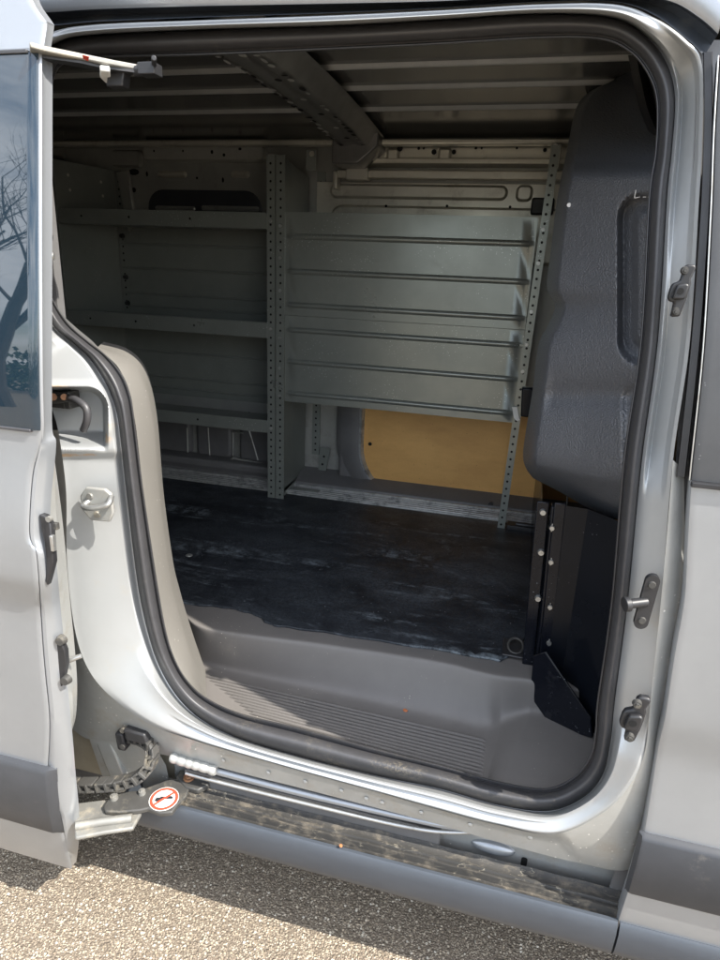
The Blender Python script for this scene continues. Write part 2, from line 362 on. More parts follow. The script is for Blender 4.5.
def frame_off(k, t, px, py):
    """k: key position round the loop, t: 0 at the seal .. 1 at the outer ridge; returns depth behind the skin"""
    base = .065-.05*sstep(.0, .28, t)-.013*sstep(.28, 1, t)
    if t > .9: base += .006*((t-.9)/.1)**2
    w = sstep(10, 12.5, k)*sstep(19.5, 18, k)             # B pillar channel
    chan = sstep(.10, .26, t)*sstep(.88, .70, t)
    # the channel narrows round the upper guide block and opens under it
    nar = math.exp(-((py-275)/60)**2)
    base = base*(1-w)+w*(.062-.046*t)
    wl = sstep(29, 31, k)*sstep(39.5, 38, k)
    base = base*(1-wl)+wl*(.066-.045*t-.012*sstep(.0, .12, t))
    up = sstep(500, 440, py)
    base += w*up*(.030*chan*(1-.85*nar))
    wb = sstep(22, 23, k)*sstep(29, 28, k)                # sill crease
    base += wb*(.008*sstep(.45, .52, t))
    wt = sstep(2, 4, k)*sstep(11, 9, k)                   # rounded header flange
    base += wt*(.02*math.sin(math.pi*min(1, t*1.1))**2*-1+.01)
    # latch pocket in the rear pillar
    pk = in_rr(px, py, 20, 389, 106, 475, 20, 2.5)*sstep(451, 430, py)
    rim = in_rr(px, py, 14, 383, 112, 449, 22, 5.)
    base += .065*pk - .006*rim*(1-pk)
    # pressed step below the pocket
    base += .010*sstep(450, 460, py)*sstep(28.5, 31.5, k)*sstep(700, 560, py)
    base += .010*math.exp(-((px-(100-.02*(py-480)))/5.)**2)*sstep(455, 470, py)*sstep(700, 600, py)*0
    return base
NR = 84
rows = []
for i in range(NR+1):
    t = i/NR; row = []
    for j, (a, b) in enumerate(zip(so, f2)):
        p = a*(1-t)+b*t
        row.append(surf(p[0], p[1], bodyy(frame_off(j/NS, t, p[0], p[1]))))
    rows.append(row)
fr = MB(); fr.openface = True; fr.grid(rows, True)
rust_pts = []
for (px, py, r, sx, sz) in ((60,386,1.,.05,.005),(92,385,1.,.03,.005),(75,438,1.1,.045,.012),(95,442,1.,.03,.012),(60,453,1.,.03,.006),(85,456,1.,.04,.005),(108,405,1.,.006,.018),(104,428,1.,.006,.012),(114,486,1.,.02,.005),(56,480,1.,.02,.05)):
    p = at(px, py, 'y', .98); rust_pts.append((p[0], p[1], p[2], r*1.15, sx*1.4, sz*1.4))
M['silver_rust'] = rusty_silver('silver_paint_with_rust', rust_pts)
frame = fr.build('door_frame', [M['silver_rust']], van, smooth=60)

# side/bottom skirt of the frame beyond the ridge
F3 = {16:(684,470),17:(683,596),18:(664,713),19:(656,775),20:(645,820),21:(632,868),22:(575,862),23:(498,842),24:(440,825),25:(373,807),26:(300,788),27:(240,773),28:(195,761),29:(150,752),30:(112,742),31:(80,735),32:(58,700),33:(46,600),34:(45,490),35:(40,430)}
ks = sorted(F3)
A = cr([F2[k] for k in ks], 10); Bk = cr([F3[k] for k in ks], 10); rows = []
for i in range(9):
    t = i/8; row = []
    for j, (a, b) in enumerate(zip(A, Bk)):
        k = ks[0]+j/10; p = a*(1-t)+b*t
        deep = interp(k, [16,18,20,21,22,23,28,29,30,31,33,35], [.02,.03,.03,.035,.03,.026,.026,.04,.045,.05,.05,.05])
        off = .008+deep*(t**.8 if k > 28 else (t**1.6))
        if k>=22 and k<=28: off = .008+.022*sstep(0,.25,t)+.006*t
        row.append(surf(p[0], p[1], bodyy(off)))
    rows.append(row)
sk = MB(); sk.openface = True; sk.grid(rows)
for px, py in ((223,761),(268,773),(305,782),(341,791),(366,799),(382,803),(421,813),(470,825),(530,838),(573,848)):
    c = surf(px, py, bodyy(.030)); sk.cyl(c, c+(0, -.0018, 0), .005, .002, 12)
sk.build('sill_flange', [M['silver_in']], van, smooth=50)

# rubber door seal: bulbous tube with a second lip
prof = []
for s_ in np.linspace(0, 1, 22):
    if s_ < .80: b_ = math.sin(math.pi*s_/.80)**.6*.030
    elif s_ < .86: b_ = .001
    else: b_ = math.sin(math.pi*(s_-.86)/.14)**.8*.008
    prof.append((s_, b_))
rows = []
for s_, b_ in prof:
    rows.append([surf((a*(1-s_)+b*s_)[0], (a*(1-s_)+b*s_)[1], bodyy(.072-b_+.012*s_)) for a, b in zip(so, si)])
# inner return lip
rows.append([surf(b[0], b[1], bodyy(.115)) for b in si])
se = MB(); se.openface = True; se.grid(rows, True)
def seal_mat():
    m = M['rubber'].copy(); m.name = 'dusty_door_seal'; t = m.node_tree; b = t.nodes['Principled BSDF']; old = b.inputs['Base Color'].links[0].from_socket
    g = t.nodes.new('ShaderNodeNewGeometry'); sx = t.nodes.new('ShaderNodeSeparateXYZ'); t.links.new(g.outputs['Position'], sx.inputs[0])
    low = ramp(t, mathn(t, 'SUBTRACT', sx.outputs['Z'], 0.), (.50, 1.), (.62, 0.))
    f = mathn(t, 'MULTIPLY', low, mathn(t, 'MULTIPLY', ramp(t, noise(t, 11, 6, .7, objco(t)), (.50, 0.), (.68, .8)), ramp(t, noise(t, 200, 4, .7, objco(t)), (.48, 0.), (.66, 1.))))
    t.links.new(mix(t, f, old, (.24, .205, .15)), b.inputs['Base Color']); return m
se.build('door_seal', seal_mat(), van, smooth=50)
# inner sheet-metal return behind the seal, opening out away from the eye
cen = np.array([360., 420.])
rows = []
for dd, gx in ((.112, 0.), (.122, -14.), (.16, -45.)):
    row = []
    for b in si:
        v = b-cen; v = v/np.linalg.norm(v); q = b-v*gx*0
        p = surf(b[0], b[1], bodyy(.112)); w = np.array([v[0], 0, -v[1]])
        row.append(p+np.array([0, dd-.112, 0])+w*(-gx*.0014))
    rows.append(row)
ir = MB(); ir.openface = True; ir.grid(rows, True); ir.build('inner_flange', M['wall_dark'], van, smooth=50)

# header above the opening: dark gutter strip, pale roof side above
glo = [(-30,34),(20,28),(60,25),(100,21.5),(200,17.5),(333,13),(440,8),(540,2),(615,2),(655,15.5),(688,40),(704,56)]
gup = [(-30,18),(20,14),(60,11.5),(100,9),(200,6),(333,3.5),(440,1),(540,-4),(625,-4),(670,1),(700,18),(718,34)]
a_, b_ = cr(glo, 8), cr(gup, 8)
rows = []
for t, off in ((0, .012), (.12, .035), (.5, .040), (.88, .03), (1, .010)):
    rows.append([surf(*(p*(1-t)+q*t), bodyy(off)) for p, q in zip(a_, b_)])
gu = MB(); gu.openface = True; gu.grid(rows); gu.build('roof_gutter_strip', M['rocker'], van, smooth=40)
base = [surf(*q, bodyy(.010)) for q in b_]
rows = [base]
for dy, dz in ((-.004, .004), (-.004, .03), (.01, .07), (.06, .12), (.2, .16), (1.55, .17)):
    rows.append([p+np.array([0, dy, dz]) for p in base])
rs = MB(); rs.openface = True; rs.grid(rows); rs.build('roof_edge', M['silver'], van, smooth=60)

# ------------------------------------------------------------------ body shell closing the load space
XL, XR, YF = -2.05, 1.6, 2.62
sh = MB()
sh.box(XL, XR, 1.0, YF, 1.955, 1.97)                     # roof backing
sh.box(XL-.03, XL, 1.06, YF, .25, 1.955)                 # rear end
sh.box(XL, XR, YF, YF+.03, .25, 1.955)                   # far side outer skin
sh.box(XL, XR, 1.05, YF, .24, .27)                       # underbody
sh.box(.5, .52, 1.06, YF, .27, 1.955)                    # cab side closing sheet
sh.box(XL, -.88, 1.075, 1.095, .27, 1.955)               # near side rear quarter, inner
sh.box(.3, XR, 1.10, 1.12, .27, 1.955)
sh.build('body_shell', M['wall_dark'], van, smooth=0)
q = MB(); q.openface = True
rws = []
for z in np.linspace(.30, 1.86, 24):
    rws.append([(x, .965+tum(z)+.0, z) for x in (-2.08, -1.6, -1.2, -.93)])
q.grid(rws); q.build('rear_quarter_panel', M['silver'], van)

# roof skin and its pressed ribs
def roofz(y): return 1.935-.045*((y-1.75)/.85)**2
rf = MB(); rf.openface = True
ys = np.linspace(1.1, 2.45, 60)
rf.grid([[(x, y, roofz(y)) for x in (-2.04, -1.4, -.7, 0, .49)] for y in ys])
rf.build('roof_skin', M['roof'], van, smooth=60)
def roofy(px, py):
    p = at(px, py, 'z', 1.91)
    for _ in range(8): p = at(px, py, 'z', roofz(p[1])-.012)
    return p[1]
for py in (38, 68, 90, 111.5):
    y = roofy(440, py); rb = MB(); z = roofz(y)
    pr = [(-.013, .001), (-.008, -.002), (-.004, -.008), (.000, -.010), (.004, -.008), (.008, -.002), (.013, .001)]
    rb.openface = True
    rb.grid([[(x, y+dy, roofz(y+dy)+dz) for x in (-2.03, -.8, .1, .48)] for dy, dz in pr])
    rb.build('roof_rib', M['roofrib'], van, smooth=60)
# cross beam under the roof
y0, y1 = 1.08, 2.36
bx0, bx1 = -.715, -.572
bm_ = MB(); bm_.openface = True
sec = [(bx0-.012, 1.900), (bx0-.002, 1.898), (bx0+.018, 1.868), (bx0+.045, 1.862), (bx0+.062, 1.868), (bx1-.062, 1.868), (bx1-.045, 1.862), (bx1-.018, 1.868), (bx1+.004, 1.900), (bx1+.02, 1.905)]
bm_.grid([[(x, y, z+roofz(y)-1.925) for y in np.linspace(y0, y1, 30)] for x, z in sec])
for i in range(26):
    y = 1.32+i*.040
    for x, rx in ((bx0+.034, .009), (bx1-.032, .008), (bx0+.026, .004)):
        if random.random() < .75:
            z = 1.862+roofz(y)-1.925-.001
            n = 8; r2 = random.choice((.006, .013, .017)); rx2 = random.choice((.005, .008))
            bm_.add([(x+rx2*math.cos(a), y+r2*math.sin(a), z) for a in np.linspace(0, 2*math.pi, n, endpoint=False)], [tuple(range(n))], random.choice((1, 2, 2)))
for i, y in enumerate((1.42, 1.62, 1.8, 1.95, 2.1, 2.22)):
    n = 10; z = 1.868+roofz(y)-1.925-.0012; x = (bx0+bx1)/2
    bm_.add([(x+.009*math.cos(a), y+.012*math.sin(a), z) for a in np.linspace(0, 2*math.pi, n, endpoint=False)], [tuple(range(n))], 1 if i % 2 else 2)
bo = bm_.build('roof_beam', [M['beam'], M['hole'], M['roofrib']], van, smooth=50)
bk = MB()
bk.prism([(bx0-.004, 2.30, 1.80), (bx0+.09, 2.30, 1.80), (bx1+.015, 2.30, 1.855), (bx1+.015, 2.30, 1.9), (bx0-.004, 2.30, 1.9)], (0, .12, 0))
bk.build('beam_end_bracket', M['beam'], bo, bevel=.006)

# far side: upper rail, window-blank panels, lower trim
YW = 2.50
def W(px, py, y=YW): return at(px, py, 'y', y)
ws = MB(); ws.box(-2.04, .49, YW, YW+.02, .58, 1.95)
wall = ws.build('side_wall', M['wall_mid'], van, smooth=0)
# cant rail strip just under the roof
st = MB(); st.box(-2.03, .48, 2.36, 2.40, 1.868, 1.886)
st.build('roof_side_rail', M['wall'], van, bevel=.005)
def rrect(x0, x1, z0, z1, r, n=7):
    r = min(r, (x1-x0)/2-1e-4, (z1-z0)/2-1e-4); o = []
    for cx, cz, a0 in ((x1-r, z1-r, 0), (x0+r, z1-r, 90), (x0+r, z0+r, 180), (x1-r, z0+r, 270)):
        for i in range(n): a = math.radians(a0+90*i/(n-1)); o.append((cx+r*math.cos(a), cz+r*math.sin(a)))
    return o
def emboss(mb, x0, x1, z0, z1, r, y, d, sl=.008, mi=0):
    """pressed panel: rounded rectangle raised by d towards -y with sloped sides"""
    A = [(x, y, z) for x, z in rrect(x0, x1, z0, z1, r)]; B_ = [(x, y-d, z) for x, z in rrect(x0+sl, x1-sl, z0+sl, z1-sl, max(.002, r-sl))]
    n = len(A)
    mb.add(A+B_, [(i, (i+1) % n, (i+1) % n+n, i+n) for i in range(n)]+[tuple(range(n, 2*n))], mi)
# right-hand rail (paler), y 2.42
r1 = MB()
pl = W(345, 146, 2.42); pr_ = W(575, 150, 2.42)
r1.box(-.66, .48, 2.425, 2.50, 1.835, 1.872)
r1.box(-.66, .48, 2.41, 2.50, 1.818, 1.835)
for px in (372, 395, 447):
    x = W(px, 147, 2.42)[0]; emboss(r1, x-.03, x+.018, 1.822, 1.870, .012, 2.424, .012)
for px, py, rx, rz in ((400,148,.008,.008),(434,152,.007,.007),(369,150,.003,.008),(381,150,.003,.006),(419,145,.004,.004),(424,145,.003,.003),(476,147,.004,.003),(482,145,.003,.003),(517,147,.003,.003),(454,152,.006,.006),(545,150,.005,.005),(560,148,.004,.004)):
    p = W(px, py, 2.41); r1.disc_y(p[0], 2.4095, min(max(p[2], 1.828), 1.865), 0, 10, 1, rx*1.3, rz*1.3)
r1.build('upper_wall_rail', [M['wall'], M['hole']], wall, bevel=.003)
# bar under it with its clamp
p0, p1 = W(338, 164, 2.44), W(590, 163, 2.44)
br = MB(); br.box(p0[0], .45, 2.43, 2.46, 1.772, 1.800); bo2 = br.build('tie_bar', M['wall'], wall, bevel=.004)
cl = MB(); cl.box(W(346, 165, 2.42)[0], W(368, 165, 2.42)[0], 2.420, 2.465, 1.766, 1.806); cl.box(W(333, 165, 2.42)[0], W(337.5, 165, 2.42)[0], 2.42, 2.465, 1.735, 1.795)
cl.build('clamp', M['wall'], wall, bevel=.003)
# right window-blank panel with long pressings
wp = MB()
xa, xb = W(318, 190)[0], .45
wp.box(xa, xb, 2.485, 2.50, 1.50, 1.766)
za, zb = W(420, 199, 2.48)[2], W(420, 186, 2.48)[2]
emboss(wp, W(330, 192, 2.48)[0], W(508, 192, 2.48)[0], za-.002, zb+.006, .03, 2.485, .012)
emboss(wp, W(330, 206, 2.48)[0], .40, 1.50, W(420, 203, 2.48)[2]-.01, .05, 2.485, .010)
for px, py in ((386,206),(447,206),(510,207),(541,208)):
    p = W(px, py, 2.474); wp.disc_y(p[0], 2.4745, p[2], .005)
emboss(wp, W(516, 192, 2.48)[0], W(533, 192, 2.48)[0], za-.004, zb+.008, .02, 2.485, .014)
wp.build('window_blank', [M['wall'], M['hole']], wall, bevel=.002)
wh = MB(); wh.box(W(533, 190, 2.46)[0], W(556, 190, 2.46)[0], 2.455, 2.484, 1.665, 1.72); wh.build('latch_block', M['black'], wall, bevel=.006)
# left half: dark wall pressings above the top shelf
wl = MB()
emboss(wl, W(146,155)[0], W(268,155)[0], W(200,163)[2], W(200,147)[2]+.004, .02, 2.50, .03, mi=3)
emboss(wl, W(112,160)[0], W(143,160)[0], W(120,168)[2], W(120,150)[2], .02, 2.50, .02)
emboss(wl, W(158,174)[0], W(187,174)[0], W(170,178)[2], W(170,171)[2], .012, 2.50, .014, mi=2)
emboss(wl, W(231,174)[0], W(250,174)[0], W(240,178)[2], W(240,171)[2], .012, 2.50, .014, mi=2)
for px, py, rx, rz in ((154,151,.003,.004),(183,151,.003,.004),(212,152,.005,.006),(224,155,.005,.005),(240,149,.006,.004),(121,163,.004,.004),(134,172,.02,.010),(147,174,.004,.008),(223,180,.004,.008),(134,190,.008,.008),(197,178,.004,.004)):
    y_ = 2.468 if 146 < px < 268 and py < 160 else 2.498
    p = W(px, py, y_); wl.disc_y(p[0], y_, p[2], 0, 10, 1, rx*1.2, rz*1.2)
# window blank on a low raised pad, recess shade put into its dark colour
emboss(wl, W(148,200)[0], W(262,200)[0], 1.40, W(200,190)[2], .07, 2.50, .004, mi=4)
emboss(wl, W(156,210)[0], W(196,210)[0], W(170,211)[2], W(170,206)[2], .02, 2.495, .006)
emboss(wl, W(202,210)[0], W(260,210)[0], W(230,211)[2], W(230,206)[2], .02, 2.495, .006)
wl.build('rear_wall_pressings', [M['wall_mid'], M['hole'], M['wall'], M['wall_lit'], M['clad']], wall, bevel=0)
# sloping gusset at the left end and oval hole
gs = MB(); gs.prism([W(116,172,2.47), W(127,170,2.47), W(134,215,2.47), W(128,232,2.47)], (0, .02, 0)); gs.build('wall_gusset', M['wall_mid'], wall, bevel=.003)
# end wall (rear pillar side) with pierced stars
ew = MB(); ew.box(-1.99, -1.93, 2.0, 2.50, 1.84, 1.95); ew.build('rear_header', M['wall_mid'], van, bevel=.01)

# lower wall: dark moulded trim, wheel arch details, hardboard
lw = MB()
lw.box(-.70, -.607, 2.44, 2.50, .60, 1.0)                  # pillar beside the board
emboss(lw, -1.60, -1.40, .63, .84, .03, 2.50, .02); emboss(lw, -1.38, -1.20, .63, .84, .03, 2.50, .02); emboss(lw, -1.17, -1.0, .62, .80, .03, 2.50, .025)
lw.box(-2.04, -.9, 2.40, 2.50, .58, .645)
lw.build('lower_wall_trim', M['wall_dark'], van, bevel=.012, seg=3)
ln = MB()
for (a, b) in (((187,428),(188,458)),((208,428),(210,458)),((233,432),(233,458)),((249,430),(258,460)),((232,432),(243,433))):
    ln = MB(); ln.tube([W(*a, 2.475), W(*b, 2.475)], .0035, 6); ln.build('wall_rib', M['wall_mid'], wall)
ln = MB(); ln.tube([W(228,462,2.45), W(234,458,2.45), W(243,460,2.45), W(262,464,2.45)], .006, 8)
ln.build('wall_harness', M['wall_mid'], van)
# hardboard with rounded corner, in its trim surround
def board_outline(dx, dz, y):
    pts = [(-.597-dx, 1.02), (-.597-dx, .80), ]
    for i in range(10):
        a = math.radians(180+90*i/9); pts.append((-.40+(.197+dx)*math.cos(a), .775+(.205+dz)*math.sin(a)))
    pts += [(.47, .57-dz), (.47, 1.02)]
    return [(x, y, z) for x, z in pts]
bd = MB(); bd.prism(board_outline(0, 0, 2.452), (0, .006, 0))
for px, py in ((370,444),(352+180,508)):
    p = at(px, py, 'y', 2.45); bd.disc_y(p[0], 2.4505, p[2], .008)
hb = bd.build('hardboard_lining', [M['board'], M['hole']], van, smooth=0)
hb['label'] = 'plain brown hardboard sheet lining the far door'
so_, si_ = board_outline(.018, .016, 2.438), board_outline(0, 0, 2.452)
er = MB(); er.openface = True; er.grid([so_, board_outline(.008, .008, 2.436), si_]); er.build('lining_edge_seal', M['alu'], van, smooth=60)
sr = MB(); sr.openface = True; sr.grid([board_outline(.12, .05, 2.46), board_outline(.085, .035, 2.43), board_outline(.018, .016, 2.438)]); sr.build('far_door_surround', M['wall_dark'], van, smooth=60)

# load floor, rear rail
fl = MB(); fl.box(-2.04, .49, 1.36, 2.50, .56, .578); fl.build('load_floor', M['wall_dark'], van, smooth=0)
ra = MB(); ra.box(-2.0, .30, 2.275, 2.36, .579, .590)
for i in range(4): ra.box(-2.0, .30, 2.283+i*.020, 2.289+i*.020, .590, .595)
ra.box(-2.0, .30, 2.36, 2.372, .579, .60)
ra.build('floor_rail', M['alu'], van, bevel=.0015)
kb = MB(); kb.prism([(x, y, z) for x, y, z in ((-2.0, 2.375, .58), (-2.0, 2.375, .605), (-2.0, 2.44, .635), (-2.0, 2.50, .64), (-2.0, 2.50, .58))], (2.4, 0, 0)); kb.build('wall_base_trim', M['wall_dark'], van, bevel=.006)

# rubber mat: top-level thing
me_ = [(-.905, 1.40), ] ; 
edge = [tuple(at(px, py, 'z', .586)[:2]) for px, py in ((160,600),(175,601),(205,605),(235,608),(255,614),(268,622),(290,627),(350,635),(430,648),(500,660))]
edge = [(-1.9, 1.37)]+[tuple(p) for p in cr(edge, 5)]
wob = []
for i, (x, y) in enumerate(edge): wob.append((x, y+(0 if i == 0 else .0025*math.sin(i*1.7)+.002*math.sin(i*.63))))
edge = wob+[(.062, 1.395), (.085, 1.47), (.115, 2.27)]
mt = MB(); outline = [(x, y, .580) for x, y in edge]+[(-1.9, 2.274, .580)]
mt.prism(outline, (0, 0, .006))
mo = mt.build('floor_mat', M['mat'], None, smooth=0, bevel=.0015)
tag(mo, 'black scuffed rubber mat covering the load floor', 'mat')

# ------------------------------------------------------------------ step well mouldings
L0 = [(160,588),(203,590),(320,600),(433,625),(478,634),(500,640),(535,650),(565,660),(605,670)]
L1 = [(183,608),(205,627),(320,643),(433,660),(475,670),(498,675),(530,679),(562,686),(603,692)]
L2 = [(180,640),(208,664),(330,693),(440,719),(484,729),(502,722),(530,714),(562,718),(600,728)]
L3 = [(160,650),(204,702),(300,732),(440,768),(477,778),(486,781),(500,785),(566,788),(603,740)]
def zl(keys, zs, n=10):
    a = cr(keys, n); z = np.interp(np.linspace(0, len(keys)-1, len(a)), range(len(keys)), zs)
    return [at(p[0], p[1], 'z', zz) for p, zz in zip(a, z)]
zt = .466
l0 = zl(L0, [.579]*9); l1 = zl(L1, [.579]*9); l1b = zl([(x+1, y+3) for x, y in L1], [.575]*9)
l2 = zl(L2, [zt, zt, zt, zt, zt, .474, .497, .500, .502]); l3 = zl(L3, [zt, zt, zt, zt, zt, .472, .492, .497, .498])
l2a = [a*.30+b*.70+np.array([0, .004, -.012]) for a, b in zip(l1b, l2)]
l2m = [a*.78+b*.22 for a, b in zip(l2, l3)]
for p in l2m: pass
st = MB(); st.openface = True
rows = [l0, [a*.1+b*.9 for a, b in zip(l0, l1)], l1, l1b, [a*.6+b*.4 for a, b in zip(l1b, l2a)], l2a, l2, l2m, [a*.5+b*.5 for a, b in zip(l2m, l3)], l3, [p+np.array([0, -.03, -.006]) for p in l3], [p+np.array([0, -.035, -.05]) for p in l3]]
st.grid(rows)
sto = st.build('step_well', M['plastic'], van, smooth=180)
sub = sto.modifiers.new('sub', 'SUBSURF'); sub.levels = 2; sub.render_levels = 2
# anti-slip ribs on the tread
for i in range(10):
    f_ = i/9
    a = np.array([205., 676.])*(1-f_)+np.array([250., 713.])*f_; b = np.array([486., 741.])*(1-f_)+np.array([484., 775.])*f_
    pa, pb = at(a[0], a[1], 'z', zt+.001), at(b[0], b[1], 'z', zt+.001)
    r_ = MB(); r_.tube([pa+(0, 0, -.004), pa+(.008, 0, .0005), pb+(-.008, 0, .0005), pb+(0, 0, -.004)], .0038, 8)
    r_.build('tread_rib', M['plastic'], sto)
# pillar trim, pale plastic, at the left of the opening
T0 = [(88,341),(107,356),(122,374),(134,415),(143,487),(157,580),(166,632),(174,657),(187,681),(203,698)]
T1 = [(96,348),(124,357),(143,380),(154,430),(161,510),(171,582),(178,612),(186,640),(195,668),(206,699)]
a_, b_ = cr(T0, 8), cr(T1, 8); rows = []
for t, y in ((0, 1.045), (.15, 1.052), (.85, 1.10), (1, 1.115)):
    rows.append([surf(*(p*(1-t)+q*t), (lambda yy: (lambda x, z: yy+tum(z)))(y)) for p, q in zip(a_, b_)])
rows.append([p+np.array([-.004, .010, 0]) for p in rows[-1]])
rows.append([p+np.array([-.05, .09, 0]) for p in rows[-1]])
tr = MB(); tr.openface = True; tr.grid(rows); tr.build('pillar_trim', M['trim'], van, smooth=40)
# lower inner wall between trim and step (closes the corner)

# ------------------------------------------------------------------ sill: pit, track, tray, rocker
pit = MB(); pit.box(-.66, .33, 1.030, 1.045, .30, .47)
pt = pit.build('sill_side', M['silver_in'], van, bevel=.003)
bu = MB(); c = at(493, 849, 'y', 1.025)
bmv = []
for i in range(7):
    t = i/6; rr_ = math.cos(t*math.pi/2)
    bmv.append([(c[0]+(.045)*rr_*math.cos(a), c[1]+.006-.014*math.sin(t*math.pi/2), c[2]+.016*rr_*math.sin(a)) for a in np.linspace(0, 2*math.pi, 20, endpoint=False)])
bu.openface = True; bu.grid(bmv, True); bu.build('sill_boss', M['silver'], pt, smooth=180)
hl = MB(); c = at(524, 862, 'y', 1.029)
hl.add([(c[0]+x, 1.0290, c[2]+z) for x, z in rrect(-.006, .006, -.012, .012, .005)], [tuple(range(28))]); hl.build('drain_slot', M['hole'], pt, smooth=0)
# door track: lower channel of two rails
def xz(px, py, y): return at(px, py, 'y', y)
tk = MB()
pA = [xz(x, y, .995) for x, y in ((214,770),(300,793),(400,818),(450,830),(480,835),(512,839))]
pA = cr([pA[0]]+[p+np.array([0, yy, 0]) for p, yy in zip(pA[1:], (.002, .006, .010, .018, .03))], 6)
tk.tube(pA, list(np.linspace(.0085, .006, len(pA))), 12)
tk.build('door_track_rail', M['silver'], van)
tk2 = MB(); pB = [xz(x, y, .985) for x, y in ((186,773),(215,781),(300,803),(400,828),(450,838),(505,844))]
pB = cr([p+np.array([0, yy, 0]) for p, yy in zip(pB, (0, 0, .002, .006, .014, .034))], 6)
tk2.tube(pB, .0042, 10); 
tk2.build('door_track_lip', M['steel'], van)
cv = MB(); pts = [np.array(p) for p in cr([xz(171,757,.985), xz(186,762,.985), xz(200,766,.985), xz(216,771,.985)], 12)]
cv.tube(pts, [.0095+.0018*abs(math.sin(i*math.pi/6)) for i in range(len(pts))], 16); cv.build('corrugated_sleeve', M['silver_in'], van, smooth=80)
fil = MB(); fil.box(-.62, -.05, 1.006, 1.03, .350, .39); fil.build('track_channel', M['wall_dark'], van, bevel=.003)
# tray
zT = .352
ty = [(1.006, zT-.02), (1.005, zT+.006), (1.001, zT+.001), (.985, zT-.001), (.982, zT+.004), (.978, zT+.004), (.975, zT-.002), (.971, zT-.002), (.969, zT+.003), (.966, zT+.003), (.9645, zT-.010), (.958, zT-.010), (.954, zT-.006)]
tx = np.linspace(-.66, .305, 60)
ta = MB(); ta.openface = True; ta.grid([[(x, y, z+.0008*math.sin(x*60)) for x in tx] for y, z in ty]); ta.build('sill_tray', M['tray'], van, smooth=50)
def rocker(name, x0, x1):
    prf = [(.954, zT-.006), (.9475, zT-.006), (.944, zT-.010), (.940, zT-.03), (.944, .280), (.950, .262), (.958, .256), (1.0, .262), (1.06, .27)]
    r = MB(); r.openface = True
    r.grid([[(x, y, z) for x in (x0, x0+.004, (x0+x1)/2, x1-.004, x1)] for y, z in prf])
    for x in (x0, x1): r.add([(x, y, z) for y, z in prf]+[(x, 1.06, .34)], [tuple(range(len(prf)+1))])
    return r.build(name, M['rocker'], van, smooth=35)
rocker('rocker_panel', -.735, .286); rocker('rocker_panel', .290, 1.6); rocker('rocker_panel', -2.05, -1.0)

# ------------------------------------------------------------------ front door at the right
def fdy(off=0.):
    def f(x, z):
        y = .945+off+tum(z)
        y += .010*sstep(.80, .70, z)-.010*sstep(.70, .45, z)
        if z < .42: y += .02*((.42-z)/.15)**2
        return y
    return f
FD = [(719,56),(714.5,130),(711,220),(703.5,350),(690,480),(686,540),(683,596),(673,654),(664,713),(657,745),(650,789),(642,836),(634,865),(627,889),(614,928)]
e_ = [surf(*p, fdy(.004)) for p in cr(FD, 6)]
def doorskin(edge, off, xs, name, mat, parent, lip=.035, zr=None, bevel=0):
    rows = []
    for p in edge:
        f = fdy(off); r = [(p[0]+.004, f(0, p[2])+lip, p[2]), (p[0], f(0, p[2])+.006, p[2]), (p[0]+.002, f(0, p[2])+.001, p[2]), (p[0]+.006, f(0, p[2]), p[2])]
        for x in xs: r.append((p[0]+x, f(0, p[2]), p[2]))
        rows.append(r)
    b = MB(); b.openface = True; b.grid(rows); return b.build(name, mat, parent, smooth=45)
i_split = 4*6
fdoor = doorskin(e_[i_split:], 0, (.012, .05, .3, 1.2), 'front_door', M['silver'], van)
up = e_[:i_split+1]
rowsW = up
M['frameblack'] = worn('matt_black_frame', (.05, .051, .053), (.038, .039, .041), .42, 0, 14, rvar=.08, dirt=(.12, .12, .12), dirt_lo=.62, dirt_hi=.95, specks=(90, .06, (.3, .3, .3)))
wf = doorskin(up, .002, (.012, .05, .3, 1.2), 'window_frame', M['frameblack'], fdoor)
te = MB(); te.tube([p+np.array([-.001, -.001, 0]) for p in up], .0009, 6); te.build('window_edge_highlight', M['steel'], fdoor)  # thin bright line painting the highlight along the window edge
bs = MB(); pe = at(690, 484, 'y', .94); bs.box(pe[0]+.002, pe[0]+1.2, .9375, .947, pe[2]-.004, pe[2]+.003); bs.build('waist_strip', M['black'], fdoor, bevel=.001)
# cladding moulding on the door
cq = [(643,838),(720,859),(720,924),(628,895)]
c0, c1, c2, c3 = [surf(*p, fdy(-.012)) for p in cq]
zt1, zb1 = c0[2], c3[2]
cm = MB(); cm.openface = True
prf = [(0., zt1+.002), (-.009, zt1-.001), (-.013, zt1-.007), (-.014, (zt1+zb1)/2), (-.013, zb1+.008), (-.009, zb1+.001), (0., zb1-.002)]
rows = []
for off, z in prf:
    f = fdy(off)(0, z); t = (zt1-z)/(zt1-zb1); x0 = c0[0]+(c3[0]-c0[0])*t
    rows.append([(x0-.004, fdy(.0)(0, z)+.001, z), (x0, f+.002, z), (x0+.005, f, z), (x0+1.2, f, z)])
cm.grid(rows); cm.build('door_cladding', M['clad'], fdoor, smooth=40)
